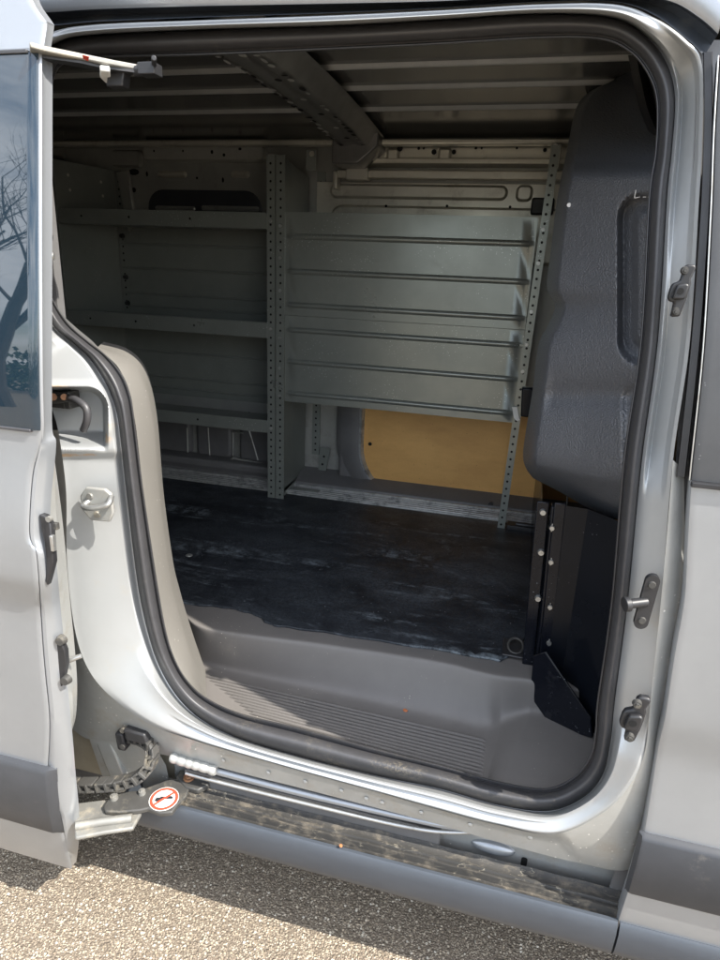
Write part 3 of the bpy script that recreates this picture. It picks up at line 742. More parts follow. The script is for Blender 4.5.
# black gap seal between pillar and door
GS = [(708,52),(708.5,90),(708,140),(704.5,220),(695.5,345),(681,477)]
a_ = cr(GS, 6); rows = []
for d, off in ((-5, .030), (-4, .006), (3.5, .004), (4.5, .035)):
    rows.append([surf(p[0]+d, p[1], bodyy(off)) for p in a_])
gsb = MB(); gsb.openface = True; gsb.grid(rows); gsb.add([rows[0][-1], rows[1][-1], rows[2][-1], rows[3][-1]], [(0, 1, 2, 3)]); gsb.build('gap_seal', M['black'], van, smooth=40)
bb = MB(); bb.openface = True
bb.grid([[surf(p[0]+d, p[1], bodyy(.05)) for p in cr([(712,40),(704,240),(690,460),(682,596),(662,713),(645,820),(622,890)], 4)] for d in (-14, 20)])
bb.build('pillar_back_sheet', M['wall_dark'], van)

# guide blocks on the front pillar: plate, hub, hole, two screws
def guide(cx, cy, h, name='door_guide', lean=-.07):
    off = bodyy(.004); c = surf(cx, cy, off); s = np.linalg.norm(surf(cx, cy+10, off)-c)/10
    n = np.array([0, -1., 0]); u = np.array([1., 0, 0]); w = np.array([.1, 0, 1.]); w /= np.linalg.norm(w)
    P = lambda a, b, d=0: c+u*a*s+w*b*s+n*d
    b = MB()
    b.prism([P(*q, 0) for q in ((-1,-h/2),(7,-h/2+1),(8.5,-8),(8.5,8),(7,12),(9,h/2-3),(7,h/2),(0,h/2),(-2,h/2-3),(-2,10),(-8,7),(-9,3),(-9,-7),(-6,-11),(-2,-11))], n*.012)
    o = b.build(name, M['black'], van, bevel=.003)
    b = MB(); b.prism([P(a, b_, .012) for a, b_ in ((-6,-8),(5,-8),(6,-5),(6,6),(3,8),(-5,6))], n*.010); b.build('hub', M['black'], o, bevel=.003)
    b = MB(); b.cyl(P(-1, 0, .0223), P(-1, 0, .0229), 3.3*s, n=18); b.build('hole', M['hole'], o)
    for sgn in (-1, 1):
        b = MB(); q = P(0-sgn*1.5, sgn*(h/2-6), .012); b.cyl(q, q+n*.007, 4*s, 3.2*s, 16); b.cyl(q+n*.007, q+n*.009, 2.2*s, 1.8*s, 6); b.build('screw', M['armdark'], o)
guide(678, 291, 52); guide(632, 715, 46)
# striker pin
off = bodyy(.006); c = surf(646, 600, off); s = np.linalg.norm(surf(646, 610, off)-c)/10
b = MB(); w = np.array([.06, 0, 1.]); b.prism([c+np.array([x*s, 0, 0])+w*z*s for x, z in rrect(-6, 6, -27, 27, 6)], (0, -.009, 0))
so2 = b.build('striker_plate', M['black'], van, bevel=.003)
b = MB(); b.cyl(c+(0, -.006, 0), c+(-.026, -.018, -.002), .0075, n=18); b.cyl(c+(-.026, -.018, -.002), c+(-.034, -.021, -.003), .0115, n=18); b.build('pin', M['black'], so2, bevel=.001)
for sg in (-1, 1):
    b = MB(); q = c+w*sg*18*s+np.array([0, -.009, 0]); b.cyl(q, q+(0, -.003, 0), .006, .005, 14); b.build('screw', M['armdark'], so2)
# C-pillar striker loop
off = bodyy(.02); c = surf(99, 503, off); s = np.linalg.norm(surf(99, 513, off)-c)/10
b = MB(); b.prism([c+np.array([x*s, 0, z*s]) for x, z in ((-17,6),(-10,15),(10,16),(16,12),(17,-6),(12,-16),(-8,-17),(-16,-8))], (0, -.008, 0))
ls = b.build('latch_striker', M['silver_in'], van, bevel=.003)
b = MB(); b.tube(cr([c+np.array([-8*s, -.006, 2*s]), c+np.array([-9*s, -.020, -1*s]), c+np.array([0, -.024, -1*s]), c+np.array([12*s, -.022, 2*s]), c+np.array([17*s, -.018, 5*s]), c+np.array([15*s, -.004, 9*s])], 6), .0055, 12); b.build('striker_loop', M['steel'], ls)
for q in ((-6, 7), (0, -10)):
    b = MB(); k = c+np.array([q[0]*s, -.008, q[1]*s]); b.cyl(k, k+(0, -.003, 0), .007, .006, 16); b.build('bolt', M['armlight'], ls)
# latch and hose inside the pocket
p_ = lambda px, py, y: at(px, py, 'y', y)
b = MB(); b.obox(p_(62,398,1.04), (.02, 0, 0), (0, .02, 0), (0, 0, .016)); b.cyl(p_(50,399,1.02), p_(72,397,1.02), .010, n=14); b.obox(p_(72,399,1.03), (.006, 0, 0), (0, .016, 0), (0, 0, .017))
lt = b.build('pocket_latch', M['armdark'], van, bevel=.002)
b = MB(); b.cyl(p_(53,397,1.0), p_(53,397,.995)+0, .007, n=12); b.cyl(p_(64,397,1.0), p_(64,397,.995), .006, n=12); b.build('bolt', M['rust'], lt)
b = MB(); b.tube(cr([p_(66,398,1.01), p_(76,400,.99), p_(86,408,.985), p_(87,420,.985), p_(83,431,.99)], 8), [.007]*32+[.004], 10); b.build('drain_hose', M['rubber'], van)

# ------------------------------------------------------------------ lower left: arm, energy chain, brace
b = MB(); b.box(-1.05, -.662, 1.045, 1.06, .27, .60); b.build('sill_end_panel', M['tan'], van)
b = MB(); b.prism([p_(80,705,1.02), p_(92,700,1.02), p_(128,785,1.0), p_(113,785,1.0)], (0, .02, 0)); b.build('sill_brace', M['silver_in'], van, bevel=.004)
b = MB(); b.openface = True
b.grid([[surf(*(np.array(p)*(1-t)+np.array(q)*t), bodyy(o_)) for t in np.linspace(0, 1, 8)] for p, q, o_ in (((70,690),(158,752),.045),((88,735),(166,765),.055),((108,792),(172,796),.062))])
b.build('sill_corner_sheet', M['silver_in'], van, smooth=60)
PN = (0, -.03, .99955); PO = (-.66, .93, .365)
A2 = lambda px, py, d=0.: atp(px, py, np.array(PO)+np.array(PN)*d, PN)
dn = np.array(PN)
b = MB(); b.prism([A2(*q, -.012) for q in ((73,803),(105,799),(125,805),(142,812),(138,819),(133,828),(105,832),(75,838))], dn*-.010)
arm = b.build('support_arm', M['armlight'], van, bevel=.004, seg=3)
b = MB(); b.tube([A2(76,826,-.008), A2(100,822,-.008), A2(132,818,-.008)], .009, 10); b.build('arm_rib', M['armlight'], arm)
b = MB(); b.prism([A2(*q) for q in ((103,806),(107,800),(114,793),(126,791),(140,790),(150,786),(166,780),(180,777),(190,786),(186,796),(178,804),(172,812),(160,813),(148,808),(140,810),(120,812),(105,811))], dn*-.012)
arm2 = b.build('swivel_plate', M['armdark'], arm, bevel=.003, seg=3)
b = MB(); b.prism([A2(*q, .004) for q in ((176,776),(180,769),(196,775),(210,778),(209,784),(198,790),(186,787))], dn*-.014); b.build('roller_bracket', M['armdark'], arm, bevel=.003)
b = MB(); b.tube(cr([A2(190,792,-.01), A2(200,789,-.01), A2(207,781,-.01)], 6), .003, 8); b.build('return_spring', M['armdark'], arm)
for px, py, r in ((114,797,.009), (142,792,.008), (189,778,.013)):
    b = MB(); q = A2(px, py, .004); b.cyl(q-dn*.006, q+dn*.004, r, r*.9, 18); b.cyl(q+dn*.004, q+dn*.007, r*.6, r*.5, 6); b.build('arm_bolt', M['armlight'] if r < .01 else M['rust'], arm)
# prohibition sticker: white disc, red ring and bar, black link symbol
C0 = A2(164, 799, .0007); ux = A2(178.5, 798.0, .0007)-C0; uy = A2(163.5, 788.5, .0007)-C0
rad = (np.linalg.norm(ux)+np.linalg.norm(uy))/2
ux = ux/np.linalg.norm(ux); uy = uy-ux*(uy@ux); uy /= np.linalg.norm(uy)
def ell(r, d, n=40): return [C0+dn*d+rad*r*(math.cos(a)*ux+math.sin(a)*uy) for a in np.linspace(0, 2*math.pi, n, endpoint=False)]
b = MB(); b.prism(ell(1.04, 0), dn*.0006)
stk = b.build('warning_sticker', M['white'], arm, smooth=0)
b = MB()
n = 40; o_, i_ = ell(1.0, .0008), ell(.78, .0008); b.openface = True
b.add(o_+i_, [(k, (k+1) % n, (k+1) % n+n, k+n) for k in range(n)])
a = math.radians(38)
d1 = ux*math.cos(a)+uy*math.sin(a); d2 = -ux*math.sin(a)+uy*math.cos(a)
b.add([C0+dn*.0012+rad*(d1*x+d2*y) for x, y in ((-.82,-.09),(.82,-.09),(.82,.09),(-.82,.09))], [(0, 1, 2, 3)])
b.add([C0+dn*.0010+rad*(ux*x+uy*y) for x, y in ((-.62,.0),(-.56,.14),(-.3,.16),(-.2,.24),(.1,.17),(.5,.20),(.64,.08),(.6,-.06),(.2,-.04),(-.1,-.06),(-.2,-.20),(-.5,-.22),(-.64,-.14))], [tuple(range(13))], 1)
for s_ in b.v: pass
b.build('sticker_print', [M['red'], M['black']], van, smooth=0).parent = arm
# energy chain
ck = cr([(120,735),(136,737),(149,744),(152,756),(148,768),(136,778),(118,783),(96,785),(62,785)], 24)
pathw = [at(p[0], p[1], 'y', interp(i, [0, len(ck)], [1.0, .90])) for i, p in enumerate(ck)]
L = [0]
for i in range(1, len(pathw)): L.append(L[-1]+np.linalg.norm(pathw[i]-pathw[i-1]))
b = MB(); b.tube(pathw, .0065, 8); chain = b.build('cable_chain', M['armdark'], van)
nl = 17
for k in range(nl):
    d = L[-1]*(k+.5)/nl; i = max(1, int(np.searchsorted(L, d))); tdir = pathw[i]-pathw[i-1]; tdir /= np.linalg.norm(tdir)
    c = pathw[i]; nrm = np.cross(tdir, [0, 1., 0]); nrm /= np.linalg.norm(nrm)
    b = MB(); h = L[-1]/nl*.5
    b.obox(c+nrm*.009, tdir*h*.94, (0, .012, 0), nrm*.0025); b.obox(c-nrm*.009, tdir*h*.94, (0, .012, 0), nrm*.0025)
    b.obox(c+tdir*h*.55, tdir*h*.28, (0, .013, 0), nrm*.0105)
    b.build('chain_link', M['armdark'], chain, bevel=.001)
b = MB(); b.obox(p_(123,739,.985), (.010, 0, 0), (0, .012, 0), (-.002, 0, .022)); b.obox(p_(138,735,.975), (.026, 0, 0), (0, .01, 0), (-.004, 0, .014))
cmn = b.build('chain_mount', M['black'], van, bevel=.004)
for py in (730, 746):
    b = MB(); q = p_(123, py, .973); b.cyl(q+(0, .003, 0), q+(0, -.004, 0), .006, n=14); b.build('bolt', M['armdark'], cmn)

# ------------------------------------------------------------------ sliding door at the left
def sdy(off=0.):
    def f(x, z):
        y = .815+off
        if z > 1.2: y += .09*((z-1.2)/.6)**1.5
        y += -.016*sstep(1.19, .98, z)+.022*sstep(.93, .86, z)+.0*z
        if z < .5: y += .03*((.5-z)/.25)**2
        return y
    return f
SD = [(22,-60),(26,-25),(31,0),(44,20),(45,24),(42,45),(41,49),(40,54),(40,120),(40,250),(41,380),(42,431),(38,450),(32,470),(29,500),(28,533),(31,545),(35,553),(38,590),(41,640),(44,675),(48,715),(48,745),(47,770),(52,798),(59,816),(63,833),(67,850),(71,869)]
HM = [(24,-60),(28,-25),(33,0),(46,20),(47,24),(44,45),(44,50),(45.5,56),(45.5,120),(45.5,250),(45.5,380),(46,431),(50,443),(48,470),(45,500),(44,533),(48,548),(50,560),(54,600),(58,640),(61,675),(65,715),(68,745),(70,770),(72,790),(74,810),(75,830),(74,850),(72,866)]
a_ = [surf(*p, sdy()) for p in cr(SD, 4)]; h_ = [surf(*p, sdy(.018)) for p in cr(HM, 4)]
isp = 11*4+2
def sdgrid(e, off, name, mat, parent):
    b = MB(); b.openface = True; rows = []
    zmin = min(p[2] for p in e)
    for p in e:
        f = sdy(off); rows.append([(x, f(0, p[2]), p[2]) for x in (-2.05, -1.4, -1.0, p[0]-.03, p[0]-.01)]+[(p[0]-.002, f(0, p[2])+.0005, p[2]), (p[0], f(0, p[2])+.003, p[2])])
    b.grid(rows); return b.build(name, mat, parent, smooth=50)
# keep z monotone for the skin rows
door = sdgrid(a_, 0, 'sliding_door', M['silver'], van)
b = MB(); b.openface = True
mid = [(p+q)/2+np.array([0, -.006, 0]) for p, q in zip(a_, h_)]
inn = [q+np.array([.002, .012, 0]) for q in h_]
b.grid([[p+np.array([0, .004, 0]) for p in a_], [p*.8+q*.2+np.array([0, -.002, 0]) for p, q in zip(a_, h_)], mid, [p*.15+q*.85+np.array([0, -.002, 0]) for p, q in zip(a_, h_)], h_, inn])
b.build('door_hem', M['silver'], door, smooth=40)
# inner structure of the door edge
HI = [(46,431),(52,445),(60,500),(65,545),(70,600),(74,640),(77,680),(76,715),(70,740),(72,770),(74,800),(76,830),(74,866)]
hi_ = [surf(*p, sdy(.085)) for p in cr(HI, 6)]
ho_ = [surf(*p, sdy(.022)) for p in cr([(44,431),(47,445),(45,500),(47,545),(53,600),(57,640),(61,680),(65,715),(66,740),(70,770),(71,800),(73,830),(71,866)], 6)]
b = MB(); b.openface = True
b.grid([ho_, [p*.65+q*.35+np.array([0, .012, 0]) for p, q in zip(ho_, hi_)], [p*.4+q*.6 for p, q in zip(ho_, hi_)], hi_, [p+np.array([-.02, .02, 0]) for p in hi_], [p+np.array([-.5, .03, 0]) for p in hi_]])
b.build('door_inner_panel', M['silver_in'], door, smooth=40)
b = MB(); b.box(-2.05, -.80, .88, .90, 1.2, 1.75); b.build('door_inner_upper', M['black'], door)
# window
zt_, zb_ = surf(20, 53, sdy())[2], surf(20, 428, sdy())[2]
rows = []
for i in range(40):
    z = zt_+(zb_-zt_)*i/39; x = interp(-z, [-p[2] for p in a_], [p[0] for p in a_])
    rows.append([(xx, sdy(-.003)(0, z), z) for xx in (-2.0, -1.2, x-.02, x-.004)]+[(x-.002, sdy(-.001)(0, z), z)])
b = MB(); b.openface = True; b.grid(rows); gl = b.build('window', M['glass'], door, smooth=80)
# bottom of the window: slight slope line
b = MB(); b.box(-2.0, rows[-1][2][0]+.002, sdy(-.006)(0, zb_), sdy(.004)(0, zb_), zb_-.004, zb_+.001); b.build('window_gasket', M['rubber'], door, bevel=.001)
b = MB(); b.box(-2.0, rows[0][2][0]+.002, sdy(-.006)(0, zt_), sdy(.004)(0, zt_), zt_-.002, zt_+.003); b.build('window_gasket', M['rubber'], door, bevel=.001)
# cladding on the sliding door
zc1, zc0 = surf(20, 765, sdy())[2], surf(20, 822, sdy())[2]
ct, cb = surf(47, 772, sdy(-.01)), surf(55, 834, sdy(-.01)); cmid = surf(63, 826, sdy(.0))
prf = [(.001, ct[2]+.003), (-.009, ct[2]), (-.014, ct[2]-.008), (-.015, (ct[2]+cb[2])/2), (-.013, cb[2]+.006), (-.008, cb[2]-.001), (.001, cb[2]-.004)]
rows = []
for off, z in prf:
    f = sdy(off)(0, z); t = (ct[2]-z)/(ct[2]-cb[2]); x0 = ct[0]+(cb[0]-ct[0])*t
    rows.append([(-2.05, f, z), (x0-.004, f, z), (x0, f+.002, z), (x0+.012, sdy(.003)(0, z), z-.002)])
b = MB(); b.openface = True; b.grid(rows); b.build('door_cladding', M['clad'], door, smooth=40)
# latch hardware on the door edge
def ironwork(pts, y, name, mat, th=.012):
    b = MB(); b.prism([surf(*p, sdy(y)) for p in pts], (0, -th, 0)); return b.build(name, mat, door, bevel=.002)
lk = ironwork([(44,512),(50,514),(55,522),(57,545),(58,560),(55,572),(52,583),(50,578),(51,560),(49,540),(46,525)], .020, 'door_latch', M['black'])
b = MB(); q = surf(49,519, sdy(.006)); b.cyl(q+(0, .004, 0), q+(0, -.003, 0), .005, n=12); b.build('latch_screw', M['armlight'], door); b = MB(); q = surf(53,543, sdy(.008)); b.obox(q, (.003, 0, 0), (0, .004, 0), (0, 0, .014)); b.build('latch_catch', M['steel'], door, bevel=.001)
b = MB(); q = surf(56,526, sdy(.02)); b.obox(q, (.004, 0, 0), (0, .004, 0), (0, 0, .006)); b.build('latch_pawl', M['armdark'], door, bevel=.001)
lk2 = ironwork([(56,636),(60,632),(64,636),(69,648),(70,662),(68,672),(66,682),(62,691),(59,690),(59,672),(57,655)], .028, 'lower_latch', M['black'])
for px, py, r in ((60,641,.010),(65,681,.010)):
    b = MB(); q = surf(px, py, sdy(.012)); b.cyl(q+(0, .008, 0), q+(0, -.003, 0), r, r*.8, 14); b.build('latch_bolt', M['armdark'], door)
b = MB(); q0, q1 = surf(69,660, sdy(.04)), surf(81,656, sdy(.05)); b.cyl(q0, q1, .006, .0045, 14); b.build('guide_pin', M['steel'], door)
b = MB(); q0, q1 = surf(40,256, sdy(.06)), surf(54,256, sdy(.07)); b.cyl(q0, q1, .009, .006, 14); b.build('upper_guide_pin', M['steel'], door)
# upper arm with roller carriage
Uz = 1.725
U = lambda px, py, z=Uz: at(px, py, 'z', z)
b = MB(); b.prism([U(*q) for q in ((30,48),(45,52),(80,59),(115,66),(140,70.5),(138,73),(105,69),(70,63),(30,57))], (0, 0, .008))
ua = b.build('upper_arm', M['armlight'], van, bevel=.002)
b = MB(); b.prism([U(q[0], q[1], Uz-.004) for q in ((30,56),(80,63),(105,68.5),(139,73),(132,75),(100,71),(60,64),(30,62))], (0, 0, .004)); b.build('arm_underside', M['black'], ua)
b = MB(); b.obox(U(150,70,1.725), (.014, 0, 0), (0, .012, 0), (0, 0, .008)); b.cyl(U(154,66,1.73), U(154,58,1.73), .004, n=10); b.cyl(U(135,71), U(145,70), .008, n=10); b.build('roller_carriage', M['black'], ua, bevel=.002)
b = MB(); b.prism([U(*q, 1.715) for q in ((100,71),(110,72),(111,80),(122,84),(119,87),(105,83),(100,78))], (0, 0, .008)); b.build('arm_bracket', M['zincwhite'], ua, bevel=.002)
b = MB(); b.obox(U(119,79,1.715), (.014, 0, 0), (0, .01, 0), (.003, 0, .012)); b.build('arm_damper', M['black'], ua, bevel=.002)
b = MB(); b.prism([U(*q, 1.7235) for q in ((82.5,55),(89,57),(88.5,61),(86,60.5),(85,59.5),(83,59))], (0, 0, .0005)); b.build('paint_mark', M['red'], ua)
# upper track under the header

# ------------------------------------------------------------------ bulkhead
bulk = MB(); bulk.openface = True
LE = [(607,84),(592,90),(581,100),(574,115),(567,150),(557,200),(551,250),(547,287),(555,306),(548,325),(538,346),(533,387),(526,430),(523,455),(526,468),(533,478)]
RE = [(652,58),(655,70),(657,85),(658,100),(657,150),(653,200),(650,250),(647,287),(645,306),(644,325),(643,346),(639,387),(634,430),(631,470),(630,492),(628,522)]
BT = [(533,478),(560,492),(586,507),(606,516),(628,522)]
le, re_ = cr(LE, 14), cr(RE, 14); nv = len(le); NU = 120
bt = [np.array([interp(u, np.linspace(0, 1, 5), [q[i] for q in BT]) for i in (0, 1)]) for u in np.linspace(0, 1, NU)]
rows = []
def bdepth(px, py, u, v):
    y = 1.44-.21*u
    y += .16*(1-min(1, u/.13))**2.2 if u < .13 else 0
    y += .13*(max(0, (v-.885)/.115))**2
    if py < 182: y += .0048*(182-py)*sstep(182, 160, py)
    y -= .016*sstep(.93, .84, v)*sstep(.70, .84, v)
    y += .018*math.exp(-((py-392)/16)**2)*sstep(.05, .2, u)        # trough
    y -= .012*sstep(160, 178, py)*sstep(400, 380, py)
    ga = in_rr(px, py, 620, 196, 700, 362, 22, 4.); gb = in_rr(px, py, 635, 210, 700, 346, 12, 4.)
    y += .05*(ga-gb)+.014*gb
    gc = in_rr(px, py, 624, 388, 700, 480, 10, 4.)
    y += .012*gc
    return y
for j in range(nv):
    v = j/(nv-1); row = []
    for i, u in enumerate(np.linspace(0, 1, NU)):
        p = le[j]*(1-u)+re_[j]*u
        if v > .5:
            bl = le[-1]*(1-u)+re_[-1]*u; w = ((v-.5)/.5)**2; p = p+(bt[i]-bl)*w
        row.append(at(p[0], p[1], 'y', bdepth(p[0], p[1], u, v)))
    rows.append(row)
bulk.grid(rows)
lo = [rows[j][0] for j in range(nv)]
bulk.grid([lo, [p+np.array([.03, .05, 0]) for p in lo], [p+np.array([.18, .10, 0]) for p in lo]])
bo_ = rows[-1]; bulk.grid([bo_, [p+np.array([.01, .03, -.012]) for p in bo_], [p+np.array([.05, .12, .0]) for p in bo_]])
tp = rows[0]; bulk.grid([tp, [p+np.array([.02, .06, .02]) for p in tp], [p+np.array([.1, .2, .02]) for p in tp]])
bko = bulk.build('bulkhead', M['bulk'], van, smooth=70)
# chalk mark on the bulkhead skin
def onb(px, py): 
    # nearest bulkhead row point
    best = min(((abs(a-px)+abs(b-py)), i, j) for j in range(nv) for i, (a, b) in enumerate([(le[j]*(1-u)+re_[j]*u) for u in np.linspace(0, 1, NU)]))
    return rows[best[2]][best[1]][1]
yb = onb(637, 192)-.003
b = MB()
for a, c_ in (((636,190),(634.5,198)),((634.5,198),(640,197)),((643,197),(646,197)),((648,197),(650,198))):
    b.tube([at(*a, 'y', yb), at(*c_, 'y', yb)], .0008, 6)
b.build('chalk_mark', M['white'], bko)
b = MB(); q = at(569, 205, 'y', onb(569,205)-.003); b.cyl(q, q+(0, .002, 0), .004, n=8); b.build('paint_chip', M['white'], bko)
# cab-side structure above the bulkhead: belt pillar trims seen at the top right
b = MB(); b.openface = True
b.grid([[at(x, y, 'y', yy) for (x, y) in cr([(628,55),(634,85),(640,110),(650,135)], 5)] for dx, yy in ((0, 1.5),)]+[[at(x+d, y, 'y', yy) for (x, y) in cr([(628,55),(634,85),(640,110),(650,135)], 5)] for d, yy in ((8, 1.42), (16, 1.45), (26, 1.35), (40, 1.3))])
b.build('belt_cover', M['black'], bko, smooth=60)
# lower bulkhead sheet, glossy black
lb = MB(); lb.openface = True
ps = [(.098, 2.42), (.094, 1.90), (.088, 1.50), (.086, 1.385), (.102, 1.375), (.122, 1.339), (.17, 1.335), (.27, 1.24), (.34, 1.14), (.40, 1.11)]
lb.grid([[(x+(z-.7)*-.01, y, .50+(z-.50)*(1.0 if y > 1.34 else 1.18)) for x, y in ps] for z in np.linspace(.46, .92, 6)])
lbo = lb.build('lower_bulkhead', M['blacksheet'], van, smooth=30)
# upright angle bar with fixings
zb0, zb1 = .50, .99
b = MB(); b.obox(((.081+.102)/2-.004, 1.366, (zb0+zb1)/2), (.013, 0, 0), (0, .003, 0), (-.010, 0, (zb1-zb0)/2))
b.obox(((.081+.102)/2+.016, 1.352, (zb0+zb1)/2), (.003, 0, 0), (0, .014, 0), (-.010, 0, (zb1-zb0)/2))
b.obox(((.081+.102)/2+.030, 1.340, (zb0+zb1)/2+.01), (.012, 0, 0), (0, .002, 0), (-.010, 0, (zb1-zb0)/2))
bar = b.build('bulkhead_bar', M['blackgloss'], van, bevel=.002)
for px, py in ((543,512),(541,552),(538,598),(535,678)):
    q = at(px, py, 'y', 1.362); b = MB(); b.cyl(q, q+(0, -.007, 0), .008, .006, 12); b.build('bolt', M['steel'], bar)
for px, py in ((552,528),(551,562),(550,607),(549,643)):
    q = at(px, py, 'y', 1.336); b = MB(); b.cyl(q, q+(0, -.004, 0), .006, .005, 12); b.obox(q+(0, .002, 0), (.001, 0, 0), (0, .001, 0), (0, 0, .009)); b.build('bolt', M['steel'], bar)
# folded foot plate
b = MB(); pts = [(533,656),(545,652),(590,718),(592,738),(565,731),(545,718),(534,702),(531,680)]
q1, q2 = at(541, 712, 'z', .508), at(590, 736, 'z', .508); dq = q2-q1; fn = np.array([dq[1], -dq[0], -.06*0])
b.prism([atp(*p, q1, fn) for p in pts], (.004, .004, 0)); fp = b.build('foot_plate', M['blackgloss'], van, bevel=.0015)
b = MB(); b.tube([atp(*p, q1, fn) for p in ((534,656),(546,652),(591,719))], .0022, 8); b.build('folded_edge', M['blackgloss'], fp)
# hanging strap
b = MB(); b.tube([at(x, y, 'y', 1.5) for x, y in ((568,480),(567,505),(565,525),(565,550),(566,575))], .0022, 8); b.tube([at(x, y, 'y', 1.5) for x, y in ((566,552),(568,565),(571,575),(572,585),(566,583),(564,570),(565,555))], .0045, 8)
b.build('hanging_strap', M['black'], van)
b = MB(); b.obox(at(565, 552, 'y', 1.495), (.005, 0, 0), (0, .003, 0), (0, 0, .008)); b.build('strap_buckle', M['steel'], van, bevel=.001)
# clip block at the pad's edge
b = MB(); b.obox(at(528, 402, 'y', 1.78), (.018, 0, 0), (0, .015, 0), (-.003, 0, .04)); b.build('bulkhead_clip', M['blacksheet'], van, bevel=.004)
# recessed lashing ring by the foot of the bar
b = MB(); c = at(515, 650, 'z', .587); b.box(c[0]-.03, c[0]+.035, c[1]-.035, c[1]+.04, .5865, .592); lr = b.build('lashing_cup', M['black'], van, bevel=.003)
b = MB(); b.tube([c+np.array([.018*math.cos(a), .022*math.sin(a), .012+.008*math.sin(a)]) for a in np.linspace(0, 2*math.pi, 18)], .003, 8); b.build('lashing_ring', M['armdark'], lr)
b = MB(); c = at(524, 526, 'z', .60); b.box(c[0]-.06, c[0]+.05, c[1]-.02, c[1]+.03, .586, .602); b.cyl(c+(-.03, 0, .004), c+(.03, 0, .004), .008, n=10); b.build('rail_fixing', M['black'], van, bevel=.002)
c = at(491, 503, 'y', 2.40); b = MB(); b.cyl(c, c+(0, -.02, 0), .008, .010, 14); b.build('trim_peg', M['black'], van)
# floor screw
c = at(189, 555, 'z', .5875); b = MB(); b.cyl((c[0], c[1], .5862), (c[0], c[1], .5885), .011, .009, 16); b.build('floor_screw', M['steel'], van)

# ------------------------------------------------------------------ racking
rack = empty('shelving_rack', (-.88, 2.35, .58), 'green grey perforated steel shelving rack against the far wall', 'rack')
YR = 2.21
RK = M['rack']; RD = M['rackdark']
def post(x0, x1, y, z0, z1, name='upright', shear=0., depth=.03, side=1, pitch=.0275, mat=RK, bevel=.0012):
    """perforated angle: front flange with one row of holes plus a return flange"""
    b = MB(); th = .003
    def X(x, z): return x+shear*(z-z0)
    for (a0, a1, b0, b1) in ((x0, x1, y, y+th), ((x0 if side > 0 else x1-th), (x0+th if side > 0 else x1), y+th, y+depth)):
        vs = [(X(x, z), yy, z) for x in (a0, a1) for yy in (b0, b1) for z in (z0, z1)]
        b.add(vs, [(0, 1, 3, 2), (4, 6, 7, 5), (0, 4, 5, 1), (2, 3, 7, 6), (0, 2, 6, 4), (1, 5, 7, 3)])
    z = z0+.02
    while z < z1-.01:
        b.disc_y(X((x0+x1)/2+.001*side, z), y, z, .0042, 10, 1); z += pitch
    return b.build(name, [mat, M['hole']], rack, smooth=0)
# bolt prototype
bp = MB(); bp.cyl((0, 0, 0), (0, -.004, 0), .0062, .0055, 12); bp.cyl((0, -.004, 0), (0, -.0055, 0), .003, .0025, 8)
nb = [None]
def bolt(x, y, z):
    if nb[0] is None:
        o = bp.build('rack_bolt', M['steel'], rack); o.location = (x, y, z); nb[0] = o
    else: proto_copy(nb[0], (x, y, z), rack)
zc = 1.812
post(-.919, -.888, YR-.003, .583, zc, side=-1); post(-.885, -.852, YR-.003, .583, zc, side=1)
post(-1.800, -1.764, YR-.003, .583, 1.80, side=1)
post(-1.70, -1.668, 2.487, .583, 1.80, side=1, mat=RD)
post(-.832, -.800, 2.487, .70, 1.80, side=-1, mat=RD)
post(-.022, .004, YR-.003, .580, 1.838, side=-1, shear=.022)
# diagonal rear foot of the divider
b = MB(); b.prism([(-.79, 2.47, .74), (-.745, 2.47, .735), (-.765, 2.47, .62), (-.80, 2.47, .60)], (0, .003, 0))
for z, x in ((.70, -.772), (.665, -.778)): b.disc_y(x, 2.4695, z, .005)
b.build('rear_foot', [RK, M['hole']], rack, smooth=0)
b = MB(); b.box(-.868, -.74, 2.30, 2.33, .596, .599); b.box(-.868, -.864, 2.22, 2.48, .583, .62); b.build('foot_strip', M['rack'], rack, bevel=.001)
# end panels
b = MB(); b.prism([(-.866, YR+.004, .60), (-.866, YR+.004, zc-.004), (-.866, 2.487, zc-.03), (-.866, 2.487, .62)], (.002, 0, 0))
ep = b.build('end_panel', RD, rack, smooth=0)
b = MB(); b.prism([(-1.772, YR+.004, .60), (-1.772, YR+.004, 1.80), (-1.705, 2.487, 1.80), (-1.705, 2.487, .62)], (.002, 0, 0))
for (px, py) in ((68,175),(101,182),(70,190),(103,196)):
    d = ray(px, py); n_ = np.array([.283, -.067, 0]); p0_ = np.array([-1.768, YR, 1.7]); t = ((p0_-CAM)@n_)/(d@n_); c = CAM+t*d
    for ang in range(4):
        a = ang*math.pi/4; v1 = np.array([.067*math.cos(a)*3.4, .283*math.cos(a)*3.4, math.sin(a)])*.006; v2 = np.array([-.067*math.sin(a)*3.4, -.283*math.sin(a)*3.4, math.cos(a)])*.0012
        q = c-d/np.linalg.norm(d)*.003
        b.add([q-v1-v2, q+v1-v2, q+v1+v2, q-v1+v2], [(0, 1, 2, 3)], 1)
b.build('end_panel', [RD, M['wall']], rack, smooth=0)
